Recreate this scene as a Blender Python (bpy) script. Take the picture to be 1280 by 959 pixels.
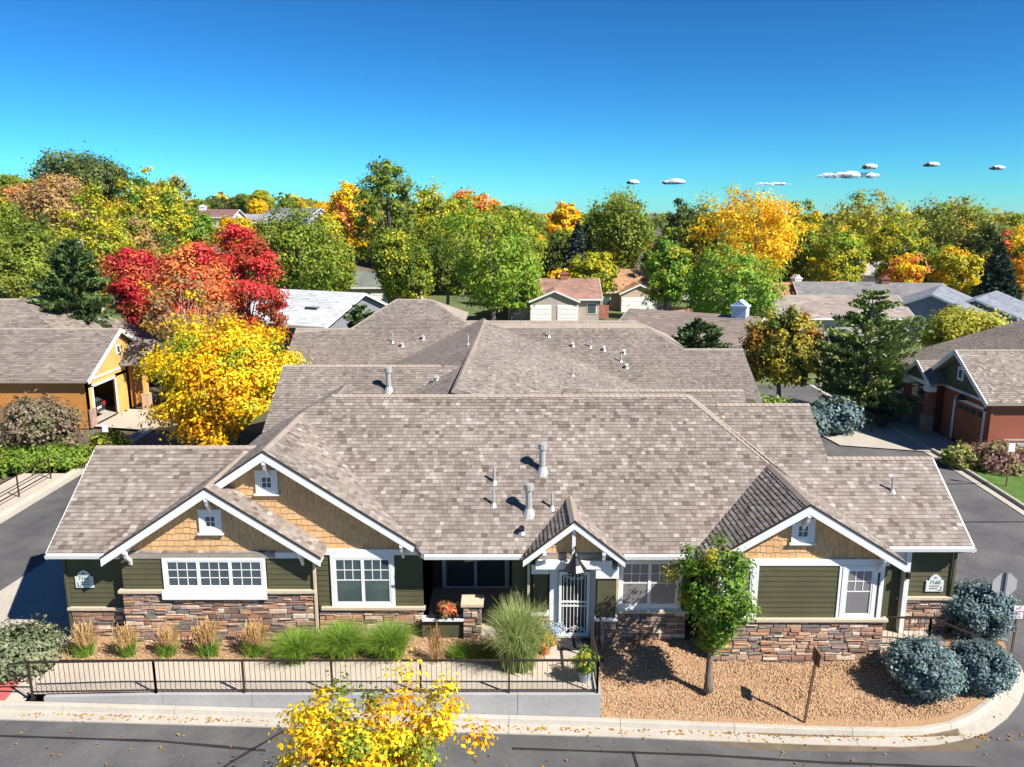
import bpy, math, random
import numpy as np
from mathutils import Vector, Matrix
R=math.radians
sc=bpy.context.scene
for o in list(bpy.data.objects): bpy.data.objects.remove(o)
COL=sc.collection
# ---------------------------------------------------------------- camera, sky, sun, exposure
CAMH=12.7; FPX=1000.0; PITCH=R(12.1)
cd=bpy.data.cameras.new('camera'); cam=bpy.data.objects.new('camera',cd); COL.objects.link(cam)
cam.location=(0,0,CAMH); cam.rotation_euler=(R(90)-PITCH,0,0)
cd.sensor_width=36; cd.lens=36*FPX/1280; cd.clip_end=30000; cd.clip_start=.1
sc.camera=cam
SUN_EL=R(44); SUN_AZ=R(-33)          # direction towards the sun, angle from +X (negative: towards the camera)
sd=Vector((math.cos(SUN_EL)*math.cos(SUN_AZ),math.cos(SUN_EL)*math.sin(SUN_AZ),math.sin(SUN_EL)))
W=bpy.data.worlds.new('World'); sc.world=W; W.use_nodes=True
nt=W.node_tree; bg=nt.nodes['Background']
sky=nt.nodes.new('ShaderNodeTexSky'); sky.sky_type='NISHITA'; sky.sun_disc=False
sky.sun_elevation=SUN_EL; sky.sun_rotation=math.atan2(sd.x,sd.y)
sky.altitude=1650; sky.air_density=1.0; sky.dust_density=.0; sky.ozone_density=3.5
sk1=nt.nodes.new('ShaderNodeVectorMath'); sk1.operation='MULTIPLY'; sk1.inputs[1].default_value=(.036,.075,.087)
gm=nt.nodes.new('ShaderNodeGamma'); gm.inputs['Gamma'].default_value=1.5      # clear, contrasty mountain air
sk2=nt.nodes.new('ShaderNodeVectorMath'); sk2.operation='SCALE'; sk2.inputs['Scale'].default_value=10
nt.links.new(sky.outputs[0],sk1.inputs[0]); nt.links.new(sk1.outputs[0],gm.inputs['Color']); nt.links.new(gm.outputs[0],sk2.inputs[0]); nt.links.new(sk2.outputs[0],bg.inputs['Color'])
bg.inputs['Strength'].default_value=.105
sl=bpy.data.lights.new('sun','SUN'); sl.energy=4.6; sl.angle=R(.53); sl.color=(1,.945,.87)
so=bpy.data.objects.new('sun',sl); COL.objects.link(so); so.rotation_euler=(-sd).to_track_quat('-Z','Y').to_euler(); so.location=(40,-20,60)
sc.view_settings.view_transform='Standard'; sc.view_settings.look='None'; sc.view_settings.gamma=1; sc.view_settings.exposure=1.0
sc.render.engine='CYCLES'
# ---------------------------------------------------------------- helpers
rnd=random.Random(7)
def ray(px,py):
    u=(px-640)/FPX; v=(py-479.5)/FPX
    return Vector((u,math.cos(PITCH)-v*math.sin(PITCH),-math.sin(PITCH)-v*math.cos(PITCH)))
def onY(px,py,Y):
    d=ray(px,py); t=Y/d.y; return Vector((d.x*t,Y,CAMH+d.z*t))
def onZ(px,py,z=0):
    d=ray(px,py); t=(z-CAMH)/d.z; return Vector((d.x*t,d.y*t,z))
ORG={}
def org(o): return ORG.get(o.name,Vector((0,0,0))) if o else Vector((0,0,0))
def tag(o,label=None,cat=None,group=None,kind=None):
    if label: o['label']=label
    if cat: o['category']=cat
    if group: o['group']=group
    if kind: o['kind']=kind
    return o
def thing(name,loc,label,cat,group=None):
    o=bpy.data.objects.new(name,None); COL.objects.link(o); o.location=loc; o.empty_display_size=.3
    ORG[o.name]=Vector(loc); return tag(o,label,cat,group)
def link_mesh(name,me,mat,parent=None,base=None):
    o=bpy.data.objects.new(name,me); COL.objects.link(o)
    if mat and not me.materials: me.materials.append(mat)
    if parent:
        o.parent=parent; ORG[o.name]=org(parent)
    elif base is not None:
        o.location=base; ORG[o.name]=Vector(base)
    return o
class MB:
    def __init__(s): s.v=[]; s.f=[]; s.a=[]
    def add(s,vs,fs,a=0.):
        n=len(s.v); s.v+= [tuple(p) for p in vs]; s.f+=[tuple(i+n for i in f) for f in fs]; s.a+=[a]*len(fs); return s
    def box(s,x0,x1,y0,y1,z0,z1,a=0.):
        return s.add([(x0,y0,z0),(x1,y0,z0),(x1,y1,z0),(x0,y1,z0),(x0,y0,z1),(x1,y0,z1),(x1,y1,z1),(x0,y1,z1)],
            [(0,3,2,1),(4,5,6,7),(0,1,5,4),(1,2,6,5),(2,3,7,6),(3,0,4,7)],a)
    def prism(s,poly,vec,a=0.):
        n=len(poly); v=[Vector(p) for p in poly]; vec=Vector(vec)
        return s.add(v+[p+vec for p in v],[tuple(range(n))[::-1],tuple(range(n,2*n))]+[(i,(i+1)%n,n+(i+1)%n,n+i) for i in range(n)],a)
    def beam(s,p0,p1,w,h,up=(0,0,1),a=0.):
        p0=Vector(p0);p1=Vector(p1);d=(p1-p0).normalized();u=Vector(up);sx=d.cross(u)
        if sx.length<1e-4: sx=d.cross(Vector((1,0,0)))
        sx.normalize();u=sx.cross(d);sx*=w/2;u*=h/2
        return s.prism([p0-sx-u,p0+sx-u,p0+sx+u,p0-sx+u],p1-p0,a)
    def tube(s,pts,rs,n=8,a=0.,cap=True):
        pts=[Vector(p) for p in pts]
        if not isinstance(rs,(list,tuple)): rs=[rs]*len(pts)
        vs=[];fs=[]
        for i,p in enumerate(pts):
            d=(pts[min(i+1,len(pts)-1)]-pts[max(i-1,0)]).normalized()
            x=d.orthogonal().normalized() if abs(d.z)<.95 else Vector((1,0,0)); x=(x-d*x.dot(d)).normalized(); y=d.cross(x)
            for k in range(n):
                t=2*math.pi*k/n; vs.append(p+(x*math.cos(t)+y*math.sin(t))*rs[i])
        for i in range(len(pts)-1):
            for k in range(n): fs.append((i*n+k,i*n+(k+1)%n,(i+1)*n+(k+1)%n,(i+1)*n+k))
        if cap: fs+= [tuple(range(n))[::-1],tuple(range((len(pts)-1)*n,len(pts)*n))]
        return s.add(vs,fs,a)
    def build(s,name,mat,parent=None,smooth=False,kind=None):
        v=np.array(s.v,dtype=np.float64)
        if parent: b=org(parent)
        else:
            lo=v.min(0);hi=v.max(0); b=Vector(((lo[0]+hi[0])/2,(lo[1]+hi[1])/2,lo[2]))
        v=v-np.array(b)
        me=bpy.data.meshes.new(name); me.from_pydata(v.tolist(),[],s.f)
        if any(s.a):
            at=me.attributes.new('rnd','FLOAT','FACE'); at.data.foreach_set('value',s.a)
        if smooth: me.polygons.foreach_set('use_smooth',[True]*len(me.polygons))
        me.update()
        o=link_mesh(name,me,mat,parent,None if parent else b)
        if kind: o['kind']=kind
        return o
# ---------------------------------------------------------------- materials
def nodes(name):
    m=bpy.data.materials.new(name); m.use_nodes=True; return m,m.node_tree.nodes,m.node_tree.links,m.node_tree.nodes['Principled BSDF']
def mat(name,col,rough=.7,var=.15,scale=6.,bump=0.,bscale=None,metal=0.,fine=0.,coord='Object'):
    m,N,L,b=nodes(name)
    tc=N.new('ShaderNodeTexCoord'); no=N.new('ShaderNodeTexNoise'); no.inputs['Scale'].default_value=scale; no.inputs['Detail'].default_value=6
    L.new(tc.outputs[coord],no.inputs['Vector'])
    mr=N.new('ShaderNodeMapRange'); mr.inputs[1].default_value=.25; mr.inputs[2].default_value=.75; mr.inputs[3].default_value=1-var; mr.inputs[4].default_value=1+var
    L.new(no.outputs['Fac'],mr.inputs[0])
    last=mr.outputs[0]
    if fine:
        n2=N.new('ShaderNodeTexNoise'); n2.inputs['Scale'].default_value=scale*14; n2.inputs['Detail'].default_value=3; L.new(tc.outputs[coord],n2.inputs['Vector'])
        m2=N.new('ShaderNodeMapRange'); m2.inputs[1].default_value=.3; m2.inputs[2].default_value=.7; m2.inputs[3].default_value=1-fine; m2.inputs[4].default_value=1+fine; L.new(n2.outputs['Fac'],m2.inputs[0])
        mu=N.new('ShaderNodeMath'); mu.operation='MULTIPLY'; L.new(last,mu.inputs[0]); L.new(m2.outputs[0],mu.inputs[1]); last=mu.outputs[0]
    vm=N.new('ShaderNodeVectorMath'); vm.operation='SCALE'; vm.inputs[0].default_value=col[:3]; L.new(last,vm.inputs['Scale'])
    L.new(vm.outputs[0],b.inputs['Base Color']); b.inputs['Roughness'].default_value=rough; b.inputs['Metallic'].default_value=metal
    if bump:
        n3=N.new('ShaderNodeTexNoise'); n3.inputs['Scale'].default_value=bscale or scale*8; n3.inputs['Detail'].default_value=4; L.new(tc.outputs[coord],n3.inputs['Vector'])
        bp=N.new('ShaderNodeBump'); bp.inputs['Strength'].default_value=bump; bp.inputs['Distance'].default_value=.02; L.new(n3.outputs['Fac'],bp.inputs['Height']); L.new(bp.outputs[0],b.inputs['Normal'])
    return m
def ramp_mat(name,cols,rough=.85,attr='rnd',big=.12,bscale=.35,bump=.3,fscale=60):
    """colour per piece from the face attribute through a ramp, mottled by noise"""
    m,N,L,b=nodes(name)
    at=N.new('ShaderNodeAttribute'); at.attribute_name=attr
    cr=N.new('ShaderNodeValToRGB'); e=cr.color_ramp.elements
    for i,c in enumerate(cols):
        p=i/(len(cols)-1)
        if i<2: e[i].position=p if i==0 else 1; el=e[i]
        if i>=1 and i<len(cols)-1: el=e.new(p)
        if i==len(cols)-1: el=e[-1]
        el.color=(*c,1)
    L.new(at.outputs['Fac'],cr.inputs[0])
    tc=N.new('ShaderNodeTexCoord'); no=N.new('ShaderNodeTexNoise'); no.inputs['Scale'].default_value=bscale; no.inputs['Detail'].default_value=5; L.new(tc.outputs['Object'],no.inputs['Vector'])
    n2=N.new('ShaderNodeTexNoise'); n2.inputs['Scale'].default_value=fscale; n2.inputs['Detail'].default_value=2; L.new(tc.outputs['Object'],n2.inputs['Vector'])
    ad=N.new('ShaderNodeMath'); ad.operation='ADD'; L.new(no.outputs['Fac'],ad.inputs[0]); L.new(n2.outputs['Fac'],ad.inputs[1])
    mr=N.new('ShaderNodeMapRange'); mr.inputs[1].default_value=.7; mr.inputs[2].default_value=1.3; mr.inputs[3].default_value=1-big*1.6; mr.inputs[4].default_value=1+big*1.6; L.new(ad.outputs[0],mr.inputs[0])
    vm=N.new('ShaderNodeVectorMath'); vm.operation='SCALE'; L.new(cr.outputs[0],vm.inputs[0]); L.new(mr.outputs[0],vm.inputs['Scale']); L.new(vm.outputs[0],b.inputs['Base Color'])
    b.inputs['Roughness'].default_value=rough
    if bump:
        bp=N.new('ShaderNodeBump'); bp.inputs['Strength'].default_value=bump; bp.inputs['Distance'].default_value=.01; L.new(n2.outputs['Fac'],bp.inputs['Height']); L.new(bp.outputs[0],b.inputs['Normal'])
    return m
def leaf_mat(name,trans=.35,rough=.55):
    m,N,L,b=nodes(name); at=N.new('ShaderNodeAttribute'); at.attribute_name='lc'
    L.new(at.outputs['Color'],b.inputs['Base Color']); b.inputs['Roughness'].default_value=rough; b.inputs['Specular IOR Level'].default_value=.25
    t=N.new('ShaderNodeBsdfTranslucent'); L.new(at.outputs['Color'],t.inputs['Color'])
    mx=N.new('ShaderNodeMixShader'); mx.inputs[0].default_value=trans; L.new(b.outputs[0],mx.inputs[1]); L.new(t.outputs[0],mx.inputs[2]); L.new(mx.outputs[0],N['Material Output'].inputs['Surface'])
    return m
M={}
M['shingle']=ramp_mat('roof_shingle',[(.115,.088,.07),(.18,.145,.12),(.24,.2,.17),(.295,.252,.218),(.39,.345,.305)],.92)
M['shingle_far']=ramp_mat('roof_shingle_weathered',[(.14,.11,.09),(.19,.157,.132),(.245,.207,.178),(.3,.257,.222)],.92)
M['cap']=mat('ridge_cap',(.31,.255,.205),.9,.15,3,fine=.15)
M['white']=mat('white_trim_paint',(.74,.74,.72),.5,.05,2)
M['olive']=mat('olive_siding_paint',(.08,.075,.034),.85,.14,1.5,fine=.06)
M['tan']=ramp_mat('tan_cedar_shake',[(.56,.325,.145),(.64,.38,.175),(.7,.43,.205)],.75,big=.07)
M['capstone']=mat('stone_cap',(.55,.45,.32),.85,.12,8,bump=.4)
M['stone']=None
M['mortar']=mat('dark_mortar',(.13,.10,.085),.95,.2,10)  # even dark brown mortar colour behind the stones
M['vinyl']=mat('white_window_vinyl',(.8,.8,.8),.35,.02,2)
M['concrete']=mat('concrete',(.42,.38,.32),.9,.1,.7,bump=.15,bscale=60,fine=.07)
M['concrete_warm']=mat('walk_concrete',(.47,.40,.32),.9,.1,.8,fine=.07)
M['wallconc']=mat('retaining_wall_concrete',(.36,.35,.34),.9,.12,.8,fine=.06)
M['bronze']=mat('bronze_railing_metal',(.05,.035,.026),.45,.15,5,metal=.3)
M['black']=mat('black_metal',(.012,.012,.014),.4,.1,5)
M['galv']=mat('galvanised_vent',(.5,.5,.48),.45,.1,8,metal=.4)
M['rust']=mat('rusty_steel_post',(.14,.07,.035),.8,.35,9,fine=.2)
M['grass']=leaf_mat('grass_blade',.3)
M['leaf']=leaf_mat('leaf')
M['needle']=leaf_mat('needle',.12,.6)
M['bark']=mat('bark',(.17,.13,.10),.95,.3,6,bump=.6,bscale=25)
M['bark_pale']=mat('pale_bark',(.34,.29,.24),.95,.3,6,bump=.5,bscale=25)
def glass(name,col=(.03,.04,.045),rough=.06):
    m,N,L,b=nodes(name); b.inputs['Base Color'].default_value=(*col,1); b.inputs['Roughness'].default_value=rough; b.inputs['Specular IOR Level'].default_value=.9; b.inputs['Coat Weight'].default_value=.6; b.inputs['Coat Roughness'].default_value=.03; return m
M['glass']=glass('window_glass',(.06,.085,.095),.05); M['blind']=glass('glass_over_blind',(.2,.19,.19),.25)  # window glass base colour lifted with the teal-grey of reflected sky
def asphalt():
    m,N,L,b=nodes('asphalt'); tc=N.new('ShaderNodeTexCoord')
    a=N.new('ShaderNodeTexNoise'); a.inputs['Scale'].default_value=.35; a.inputs['Detail'].default_value=8; a.inputs['Roughness'].default_value=.65; L.new(tc.outputs['Object'],a.inputs['Vector'])
    f=N.new('ShaderNodeTexNoise'); f.inputs['Scale'].default_value=45; f.inputs['Detail'].default_value=3; L.new(tc.outputs['Object'],f.inputs['Vector'])
    ad=N.new('ShaderNodeMath'); ad.operation='MULTIPLY_ADD'; ad.inputs[1].default_value=.6; L.new(f.outputs['Fac'],ad.inputs[0]); L.new(a.outputs['Fac'],ad.inputs[2])
    cr=N.new('ShaderNodeValToRGB'); e=cr.color_ramp.elements; e[0].position=.55; e[0].color=(.034,.034,.036,1); e[1].position=.98; e[1].color=(.135,.13,.128,1)
    L.new(ad.outputs[0],cr.inputs[0]); L.new(cr.outputs[0],b.inputs['Base Color']); b.inputs['Roughness'].default_value=.85
    bp=N.new('ShaderNodeBump'); bp.inputs['Strength'].default_value=.35; bp.inputs['Distance'].default_value=.01; L.new(f.outputs['Fac'],bp.inputs['Height']); L.new(bp.outputs[0],b.inputs['Normal'])
    return m
M['asphalt']=asphalt(); M['tar']=mat('crack_seal_tar',(.022,.021,.021),.55,.15,3)
M['gravel']=ramp_mat('gravel_pebble',[(.22,.12,.06),(.36,.21,.11),(.46,.29,.16),(.52,.37,.24)],.9,big=.1,bump=0)
M['gravelbed']=mat('gravel_bed',(.36,.22,.12),.95,.25,25,bump=.8,bscale=45,fine=.25)
M['soil']=mat('ground_soil',(.13,.10,.065),.95,.3,.15,fine=.2)
M['lawn']=mat('lawn_turf',(.07,.14,.018),.9,.3,2.,fine=.35,bump=.5)
# ---------------------------------------------------------------- ground shape
def lerp(a,b,t): return a+(b-a)*t
def ss(t): t=max(0,min(1,t)); return t*t*(3-2*t)
def zs(x): return lerp(-.27,-.97,max(0,min(1,(x+14)/22.)))
def far(x,y):
    h=10.5*ss((y-80)/95)*ss((-x-5)/75)
    return h-2.2*ss((y-75)/60)*ss((x+5)/60)
def G(x,y):
    a=max(0,min(1,(y-19.2)/3.3))
    z=zs(x)*(1-a)-.12*a
    if x>13: 
        b=ss((x-13)/3); z=lerp(z,lerp(-.97,-.25,ss((y-19)/24)),b)
    return z+far(x,y)
def clip(poly,conv):
    """Sutherland-Hodgman: clip 2D poly by a convex counter-clockwise polygon"""
    out=poly
    for i in range(len(conv)):
        ax,ay=conv[i]; bx,by=conv[(i+1)%len(conv)]; inp=out; out=[]
        if not inp: return []
        for j in range(len(inp)):
            p=inp[j];q=inp[(j+1)%len(inp)]
            dp=(bx-ax)*(p[1]-ay)-(by-ay)*(p[0]-ax); dq=(bx-ax)*(q[1]-ay)-(by-ay)*(q[0]-ax)
            if dp>=-1e-9: out.append(p)
            if (dp>1e-9 and dq<-1e-9) or (dp<-1e-9 and dq>1e-9):
                t=dp/(dp-dq); out.append((p[0]+(q[0]-p[0])*t,p[1]+(q[1]-p[1])*t))
    return out
def ccw(p):
    a=sum(p[i][0]*p[(i+1)%len(p)][1]-p[(i+1)%len(p)][0]*p[i][1] for i in range(len(p)))
    return p if a>0 else p[::-1]
def sheet(name,poly,material,off=0.,step=1.,fn=G,parent=None,kind='structure'):
    poly=ccw(poly); xs=[p[0] for p in poly]; ys=[p[1] for p in poly]; mb=MB()
    nx=max(1,math.ceil((max(xs)-min(xs))/step)); ny=max(1,math.ceil((max(ys)-min(ys))/step)); dx=(max(xs)-min(xs))/nx; dy=(max(ys)-min(ys))/ny
    idx={}
    for i in range(nx):
        for j in range(ny):
            x0=min(xs)+i*dx;y0=min(ys)+j*dy
            c=clip([(x0,y0),(x0+dx,y0),(x0+dx,y0+dy),(x0,y0+dy)],poly)
            if len(c)<3: continue
            f=[]
            for p in c:
                k=(round(p[0],3),round(p[1],3))
                if k not in idx: idx[k]=len(mb.v); mb.v.append((p[0],p[1],fn(p[0],p[1])+off))
                if idx[k] not in f: f.append(idx[k])
            if len(f)>2: mb.f.append(tuple(f)); mb.a.append(0)
    o=mb.build(name,material,parent,smooth=True); 
    if kind: o['kind']=kind
    return o
# ground: one sheet to the horizon, fine near, coarse far
def ground():
    xs=[-4500,-3000,-1500,-800,-500]+list(range(-400,-60,20))+list(range(-60,61,4))+list(range(80,401,20))+[500,800,1500,3000,4500]
    ys=[-300,-100,-40]+list(range(-20,61,4))+list(range(70,420,12))+[450,500,600,800,1200,2000,3500,5000]
    v=[(x,y,G(x,y)-.16-(.5 if -14<x<14 and 21<y<46 else 0)) for y in ys for x in xs]; n=len(xs)
    mb=MB(); mb.add(v,[(j*n+i,j*n+i+1,(j+1)*n+i+1,(j+1)*n+i) for j in range(len(ys)-1) for i in range(n-1)])
    mb.build('ground',M['soil'],smooth=True,kind='structure')
ground()
GE=18.78   # asphalt / gutter edge
sheet('front_street',[(-60,-12),(60,-12),(60,GE-.02),(-60,GE-.02)],M['asphalt'],-.04,2)
sheet('side_street',[(15.3,GE),(23.2,GE),(23.2,60),(15.3,60)],M['asphalt'],-.04,1.5)
sheet('side_street_corner',[(8,GE),(15.28,GE),(15.28,24.4),(8,24.4)],M['asphalt'],-.05,.5)
sheet('left_lane',[(-22,19.2),(-13.7,19.2),(-13.7,60),(-22,60)],M['asphalt'],-.04,1.5)
sheet('left_lane_back',[(-13.7,30),(-13.7,60),(-10,60),(-10,30)],M['asphalt'],-.04,2)
sheet('parking_court',[(11,46),(15.28,46),(15.28,60),(11,60)],M['asphalt'],-.04,2)
sheet('garage_apron',[(-18.0,21.6),(-13.5,21.6),(-13.5,28.4),(-17.4,28.4)],M['concrete'],.04,1)
sheet('corner_sidewalk',[(-22,19.15),(-13.2,19.15),(-13.2,20.9),(-22,20.9)],M['concrete_warm'],.05,.6,lambda x,y:G(x,19.2))
sheet('ramp_warning_pad',[(-15.5,19.25),(-13.7,19.25),(-13.9,20.7),(-15.5,20.7)],mat('red_ramp_paint',(.42,.10,.09),.8,.15,3),.056,.6,lambda x,y:G(x,19.2))
# tar crack-seal lines and the road patch
def ribbon(name,pts,w,material,off=.0,fn=G,parent=None,kind='structure'):
    mb=MB(); P=[]
    for i in range(len(pts)-1):
        a=Vector((*pts[i],0));b=Vector((*pts[i+1],0)); n=max(1,int((b-a).length/.5))
        P+=[a.lerp(b,k/n) for k in range(n)]
    P.append(Vector((*pts[-1],0)))
    for i,p in enumerate(P):
        d=(P[min(i+1,len(P)-1)]-P[max(0,i-1)]).normalized(); s=Vector((-d.y,d.x,0))*w/2*(rnd.uniform(.7,1.3) if w<.3 else 1)
        for q in (p-s,p+s): mb.v.append((q.x,q.y,fn(q.x,q.y)+off))
    for i in range(len(P)-1): mb.f.append((2*i,2*i+1,2*i+3,2*i+2)); mb.a.append(0)
    o=mb.build(name,material,parent); 
    if kind: o['kind']=kind
    return o
for pts in ([(-16,18.05),(-9,18.0),(-6.2,17.75)],[(-6.0,18.5),(-5.4,18.62),(-4.9,18.4),(-5.3,17.6),(-5.6,16.8)],[(-6.0,18.5),(-6.9,17.3),(-7.4,16.5)],[(0,18.1),(5,18.05),(12.5,17.65)],[(3.1,18.1),(3.15,17.2)],[(-4.6,18.6),(-4.5,18.3)],[(24,33.),(17,32.9)],[(22.8,37.5),(17,37.2)]):
    ribbon('crack_seal',pts,.09,M['tar'],-.033)
sheet('asphalt_patch',[(-6.75,17.0),(-6.0,18.4),(-5.2,18.4),(-5.6,17.0)],mat('patched_asphalt',(.085,.085,.085),.9,.15,5,fine=.15),-.0365,.6)
# kerbs with gutter pans, swept along a line (inside = the kerb side)
def kerb(name,pts,label=None,pan=.42,top=.16,h=.14,seg=3.0):
    P=[]
    for i in range(len(pts)-1):
        a=Vector((*pts[i],0));b=Vector((*pts[i+1],0)); n=max(1,round((b-a).length/.5)); P+=[a.lerp(b,k/n) for k in range(n)]
    P.append(Vector((*pts[-1],0)))
    prof=[(-pan,-.008),(-.02,-.012),(.02,h-.02),(.05,h),(top,h),(top,-.5),(-pan,-.5)]
    root=None; run=[]; L=0
    def flush(run,first):
        mb=MB(); n=len(prof)
        for p,s,gz in run:
            for a,z in prof: q=p+s*a; mb.v.append((q.x,q.y,(G(q.x,q.y) if a<0 else gz)+z))
        for i in range(len(run)-1):
            for k in range(n): mb.f.append((i*n+k,i*n+(k+1)%n,(i+1)*n+(k+1)%n,(i+1)*n+k)); mb.a.append(0)
        mb.f+= [tuple(range(n)),tuple(range((len(run)-1)*n,len(run)*n))[::-1]]; mb.a+=[0,0]
        return mb
    roots=[]
    fr=[]
    for i,p in enumerate(P):
        d=(P[min(i+1,len(P)-1)]-P[max(0,i-1)]).normalized(); fr.append((p,Vector((-d.y,d.x,0)),G(p.x,p.y)))
    t=thing(name,tuple(P[0]),label,'kerb'); t['kind']='structure'
    if 'category' in t: del t['category']
    k=int(seg/.5)
    for i in range(0,len(fr)-1,k):
        run=[(p.copy(),s,z) for p,s,z in fr[i:i+k+1]]
        d=(run[-1][0]-run[0][0]).normalized()
        run[0]=(run[0][0]+d*.006,run[0][1],run[0][2]); run[-1]=(run[-1][0]-d*.006,run[-1][1],run[-1][2])
        flush(run,i==0).build('kerb_section',M['concrete'],t)
    return t
arc=[(10.2+5.4*math.sin(t),24.3-5.4*math.cos(t)) for t in [R(a) for a in range(0,91,9)]]
kerb('front_kerb',[(-24,19.08),(-14,19.08),(2.4,19.08),(8,18.98)]+arc+[(15.6,44)],'long pale concrete kerb with gutter pan between the street and the buildings')
kerb('far_side_kerb',[(23.2,60),(23.2,41.5)],'concrete kerb beyond the neighbour driveway across the side street')
kerb('side_street_kerb',[(23.2,41.2),(23.2,19)],'concrete kerb across the side street, with the dark storm drain inlet')
kerb('lane_kerb',[(-22,19.3),(-22,58)],'pale concrete kerb along the lane beside the railing')
MBx=MB(); MBx.box(23.13,23.21,37.2,39.2,-.42,-.33); tag(MBx.build('storm_drain',M['black']),'dark storm drain slot in the side street kerb','drain')
# walkway, retaining wall
def zw(x,y): return lerp(-.1,0,ss((x+13.5)/3)) 
sheet('front_walkway',[(-13.2,19.42),(2.35,19.42),(2.35,21.05),(-13.2,21.05)],M['concrete_warm'],.0,.5,zw)
sheet('entry_walk',[(.95,21.05),(2.55,21.05),(2.55,22.42),(.95,22.42)],M['concrete_warm'],.004,.5,zw)
t=thing('retaining_wall',(-5,19.4,-.9),'low grey concrete retaining wall under the long railing','wall')
xs=[-12.6,-9.4,-7.0,-4.6,-2.2,.15,2.4]
for a,b in zip(xs[:-1],xs[1:]):
    mb=MB(); mb.prism([(a+.006,19.26,zs(a)-.3),(b-.006,19.26,zs(b)-.3),(b-.006,19.26,zw(b,0)+.015),(a+.006,19.26,zw(a,0)+.015)],(0,.2,0)); mb.build('wall_panel',M['wallconc'],t)
mb=MB(); mb.box(2.2,2.41,19.47,22.0,-1.2,.015); mb.build('return_wall',M['wallconc'],t)
# gravel beds
def gz(x,y):
    a=max(0,min(1,(y-19.25)/2.6)); return lerp(zs(x)+.1,-.22 if x>5 else lerp(-.02,-.22,ss((x-2.4)/3)),a)+.03*math.sin(x*2.1)*math.sin(y*2.7)
def gz2(x,y): return -.02
GP=[(2.42,19.2)]+[(10.2+5.3*math.sin(R(q)),24.3-5.3*math.cos(R(q))) for q in range(0,91,9)]+[(15.5,26),(2.42,26)]
sheet('gravel_bed',GP,M['gravelbed'],0,.5,gz)
sheet('planting_bed',[(-13.4,21.05),(.95,21.05),(.95,22.7),(-13.4,22.7)],M['gravelbed'],0,.7,gz2)
def pebbles(name,poly,fn,n,label,smin=.02,smax=.045):
    poly=ccw(poly); xs=[p[0] for p in poly]; ys=[p[1] for p in poly]; mb=MB(); r=random.Random(3); k=0
    while k<n:
        x=r.uniform(min(xs),max(xs)); y=r.uniform(min(ys),max(ys))
        if len(clip([(x,y),(x+.01,y),(x,y+.01)],poly))<3: continue
        k+=1; s=r.uniform(smin,smax); z=fn(x,y)+s*.25; a=r.random()*6.3; c,d=math.cos(a)*s,math.sin(a)*s; e=r.uniform(.6,1)
        mb.add([(x+c,y+d,z),(x-d*e,y+c*e,z+.2*s),(x-c,y-d,z),(x+d*e,y-c*e,z-.1*s),(x+.2*c,y,z+s*.75),(x,y,z-s)],[(0,1,4),(1,2,4),(2,3,4),(3,0,4)],r.random()+.001)
    return tag(mb.build(name,M['gravel'],None),label,'gravel',kind='stuff')
pebbles('gravel',[(2.45,19.3),(10.2,19.15),(12.4,19.7),(14.1,21.0),(14.6,22.4),(2.45,22.4)],gz,17000,'tan river gravel spread round the small pear-shaped tree')
pebbles('bed_gravel',[(-13.4,21.05),(.9,21.05),(.9,22.3),(-13.4,22.3)],gz2,4000,'tan gravel mulch among the ornamental grasses')
# ---------------------------------------------------------------- townhouse
TH=thing('townhouse',(0,22.4,0),'large single-storey olive and tan townhouse with brown shingle roofs and stone base','house')
def plane(p0,a,b): return lambda x,y: p0[2]+a*(x-p0[0])+b*(y-p0[1])
def roof_slope(parent,poly,fn,shing=True,thick=.14,tabw=(.12,.22),expo=.145,seed=1,mt='shingle',name='roof_slope'):
    """poly: XY convex outline, fn: height; builds a deck slab and overlapping shingle tabs on it"""
    poly=ccw(poly); r=random.Random(seed)
    gx=fn(1,0)-fn(0,0); gy=fn(0,1)-fn(0,0); g=math.hypot(gx,gy); up2=Vector((gx/g,gy/g)); e2=Vector((up2.y,-up2.x))
    k=math.sqrt(1+g*g); n=Vector((-gx,-gy,1)).normalized()
    mb=MB(); mb.prism([(x,y,fn(x,y)-.004) for x,y in poly],(0,0,-thick)); deck=mb.build(name,M['cap'],parent)
    if not shing: return deck
    st=[(Vector(p).dot(e2),Vector(p).dot(up2)*k) for p in poly]; st=ccw(st)
    s0=min(p[0] for p in st);s1=max(p[0] for p in st);t0=min(p[1] for p in st);t1=max(p[1] for p in st)
    mb=MB(); t=t0-.02; row=0; drift=0
    def P(s,tt,h):
        q=e2*s+up2*(tt/k); return Vector((q.x,q.y,fn(q.x,q.y)))+n*h
    while t<t1:
        s=s0-r.random()*.4; drift=drift*.5+r.uniform(-.05,.05)
        while s<s1:
            w=r.uniform(*tabw); c=clip([(s+.003,t),(s+w-.003,t),(s+w-.003,t+expo*1.02),(s+.003,t+expo*1.02)],st)
            if len(c)>=3:
                a=max(.02,min(1,.5+drift+r.gauss(0,.2))); hb=.016+ (r.random()<.4)*.006
                vs=[P(x,y,.003+hb*max(0,1-(y-t)/expo)) for x,y in c]; m=len(c); fs=[tuple(range(m))]
                if c: mb.add(vs,fs,a)
                low=[p for p in c if p[1]<t+1e-6]
                if len(low)==2:
                    x0,x1=min(low[0][0],low[1][0]),max(low[0][0],low[1][0]); mb.add([P(x0,t,-.003),P(x1,t,-.003),P(x1,t,.003+hb),P(x0,t,.003+hb)],[(0,1,2,3)],a*.8+.01)
            s+=w
        t+=expo; row+=1
    sh=mb.build('shingles',M[mt],deck); sh['kind']='stuff'
    return deck
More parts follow.
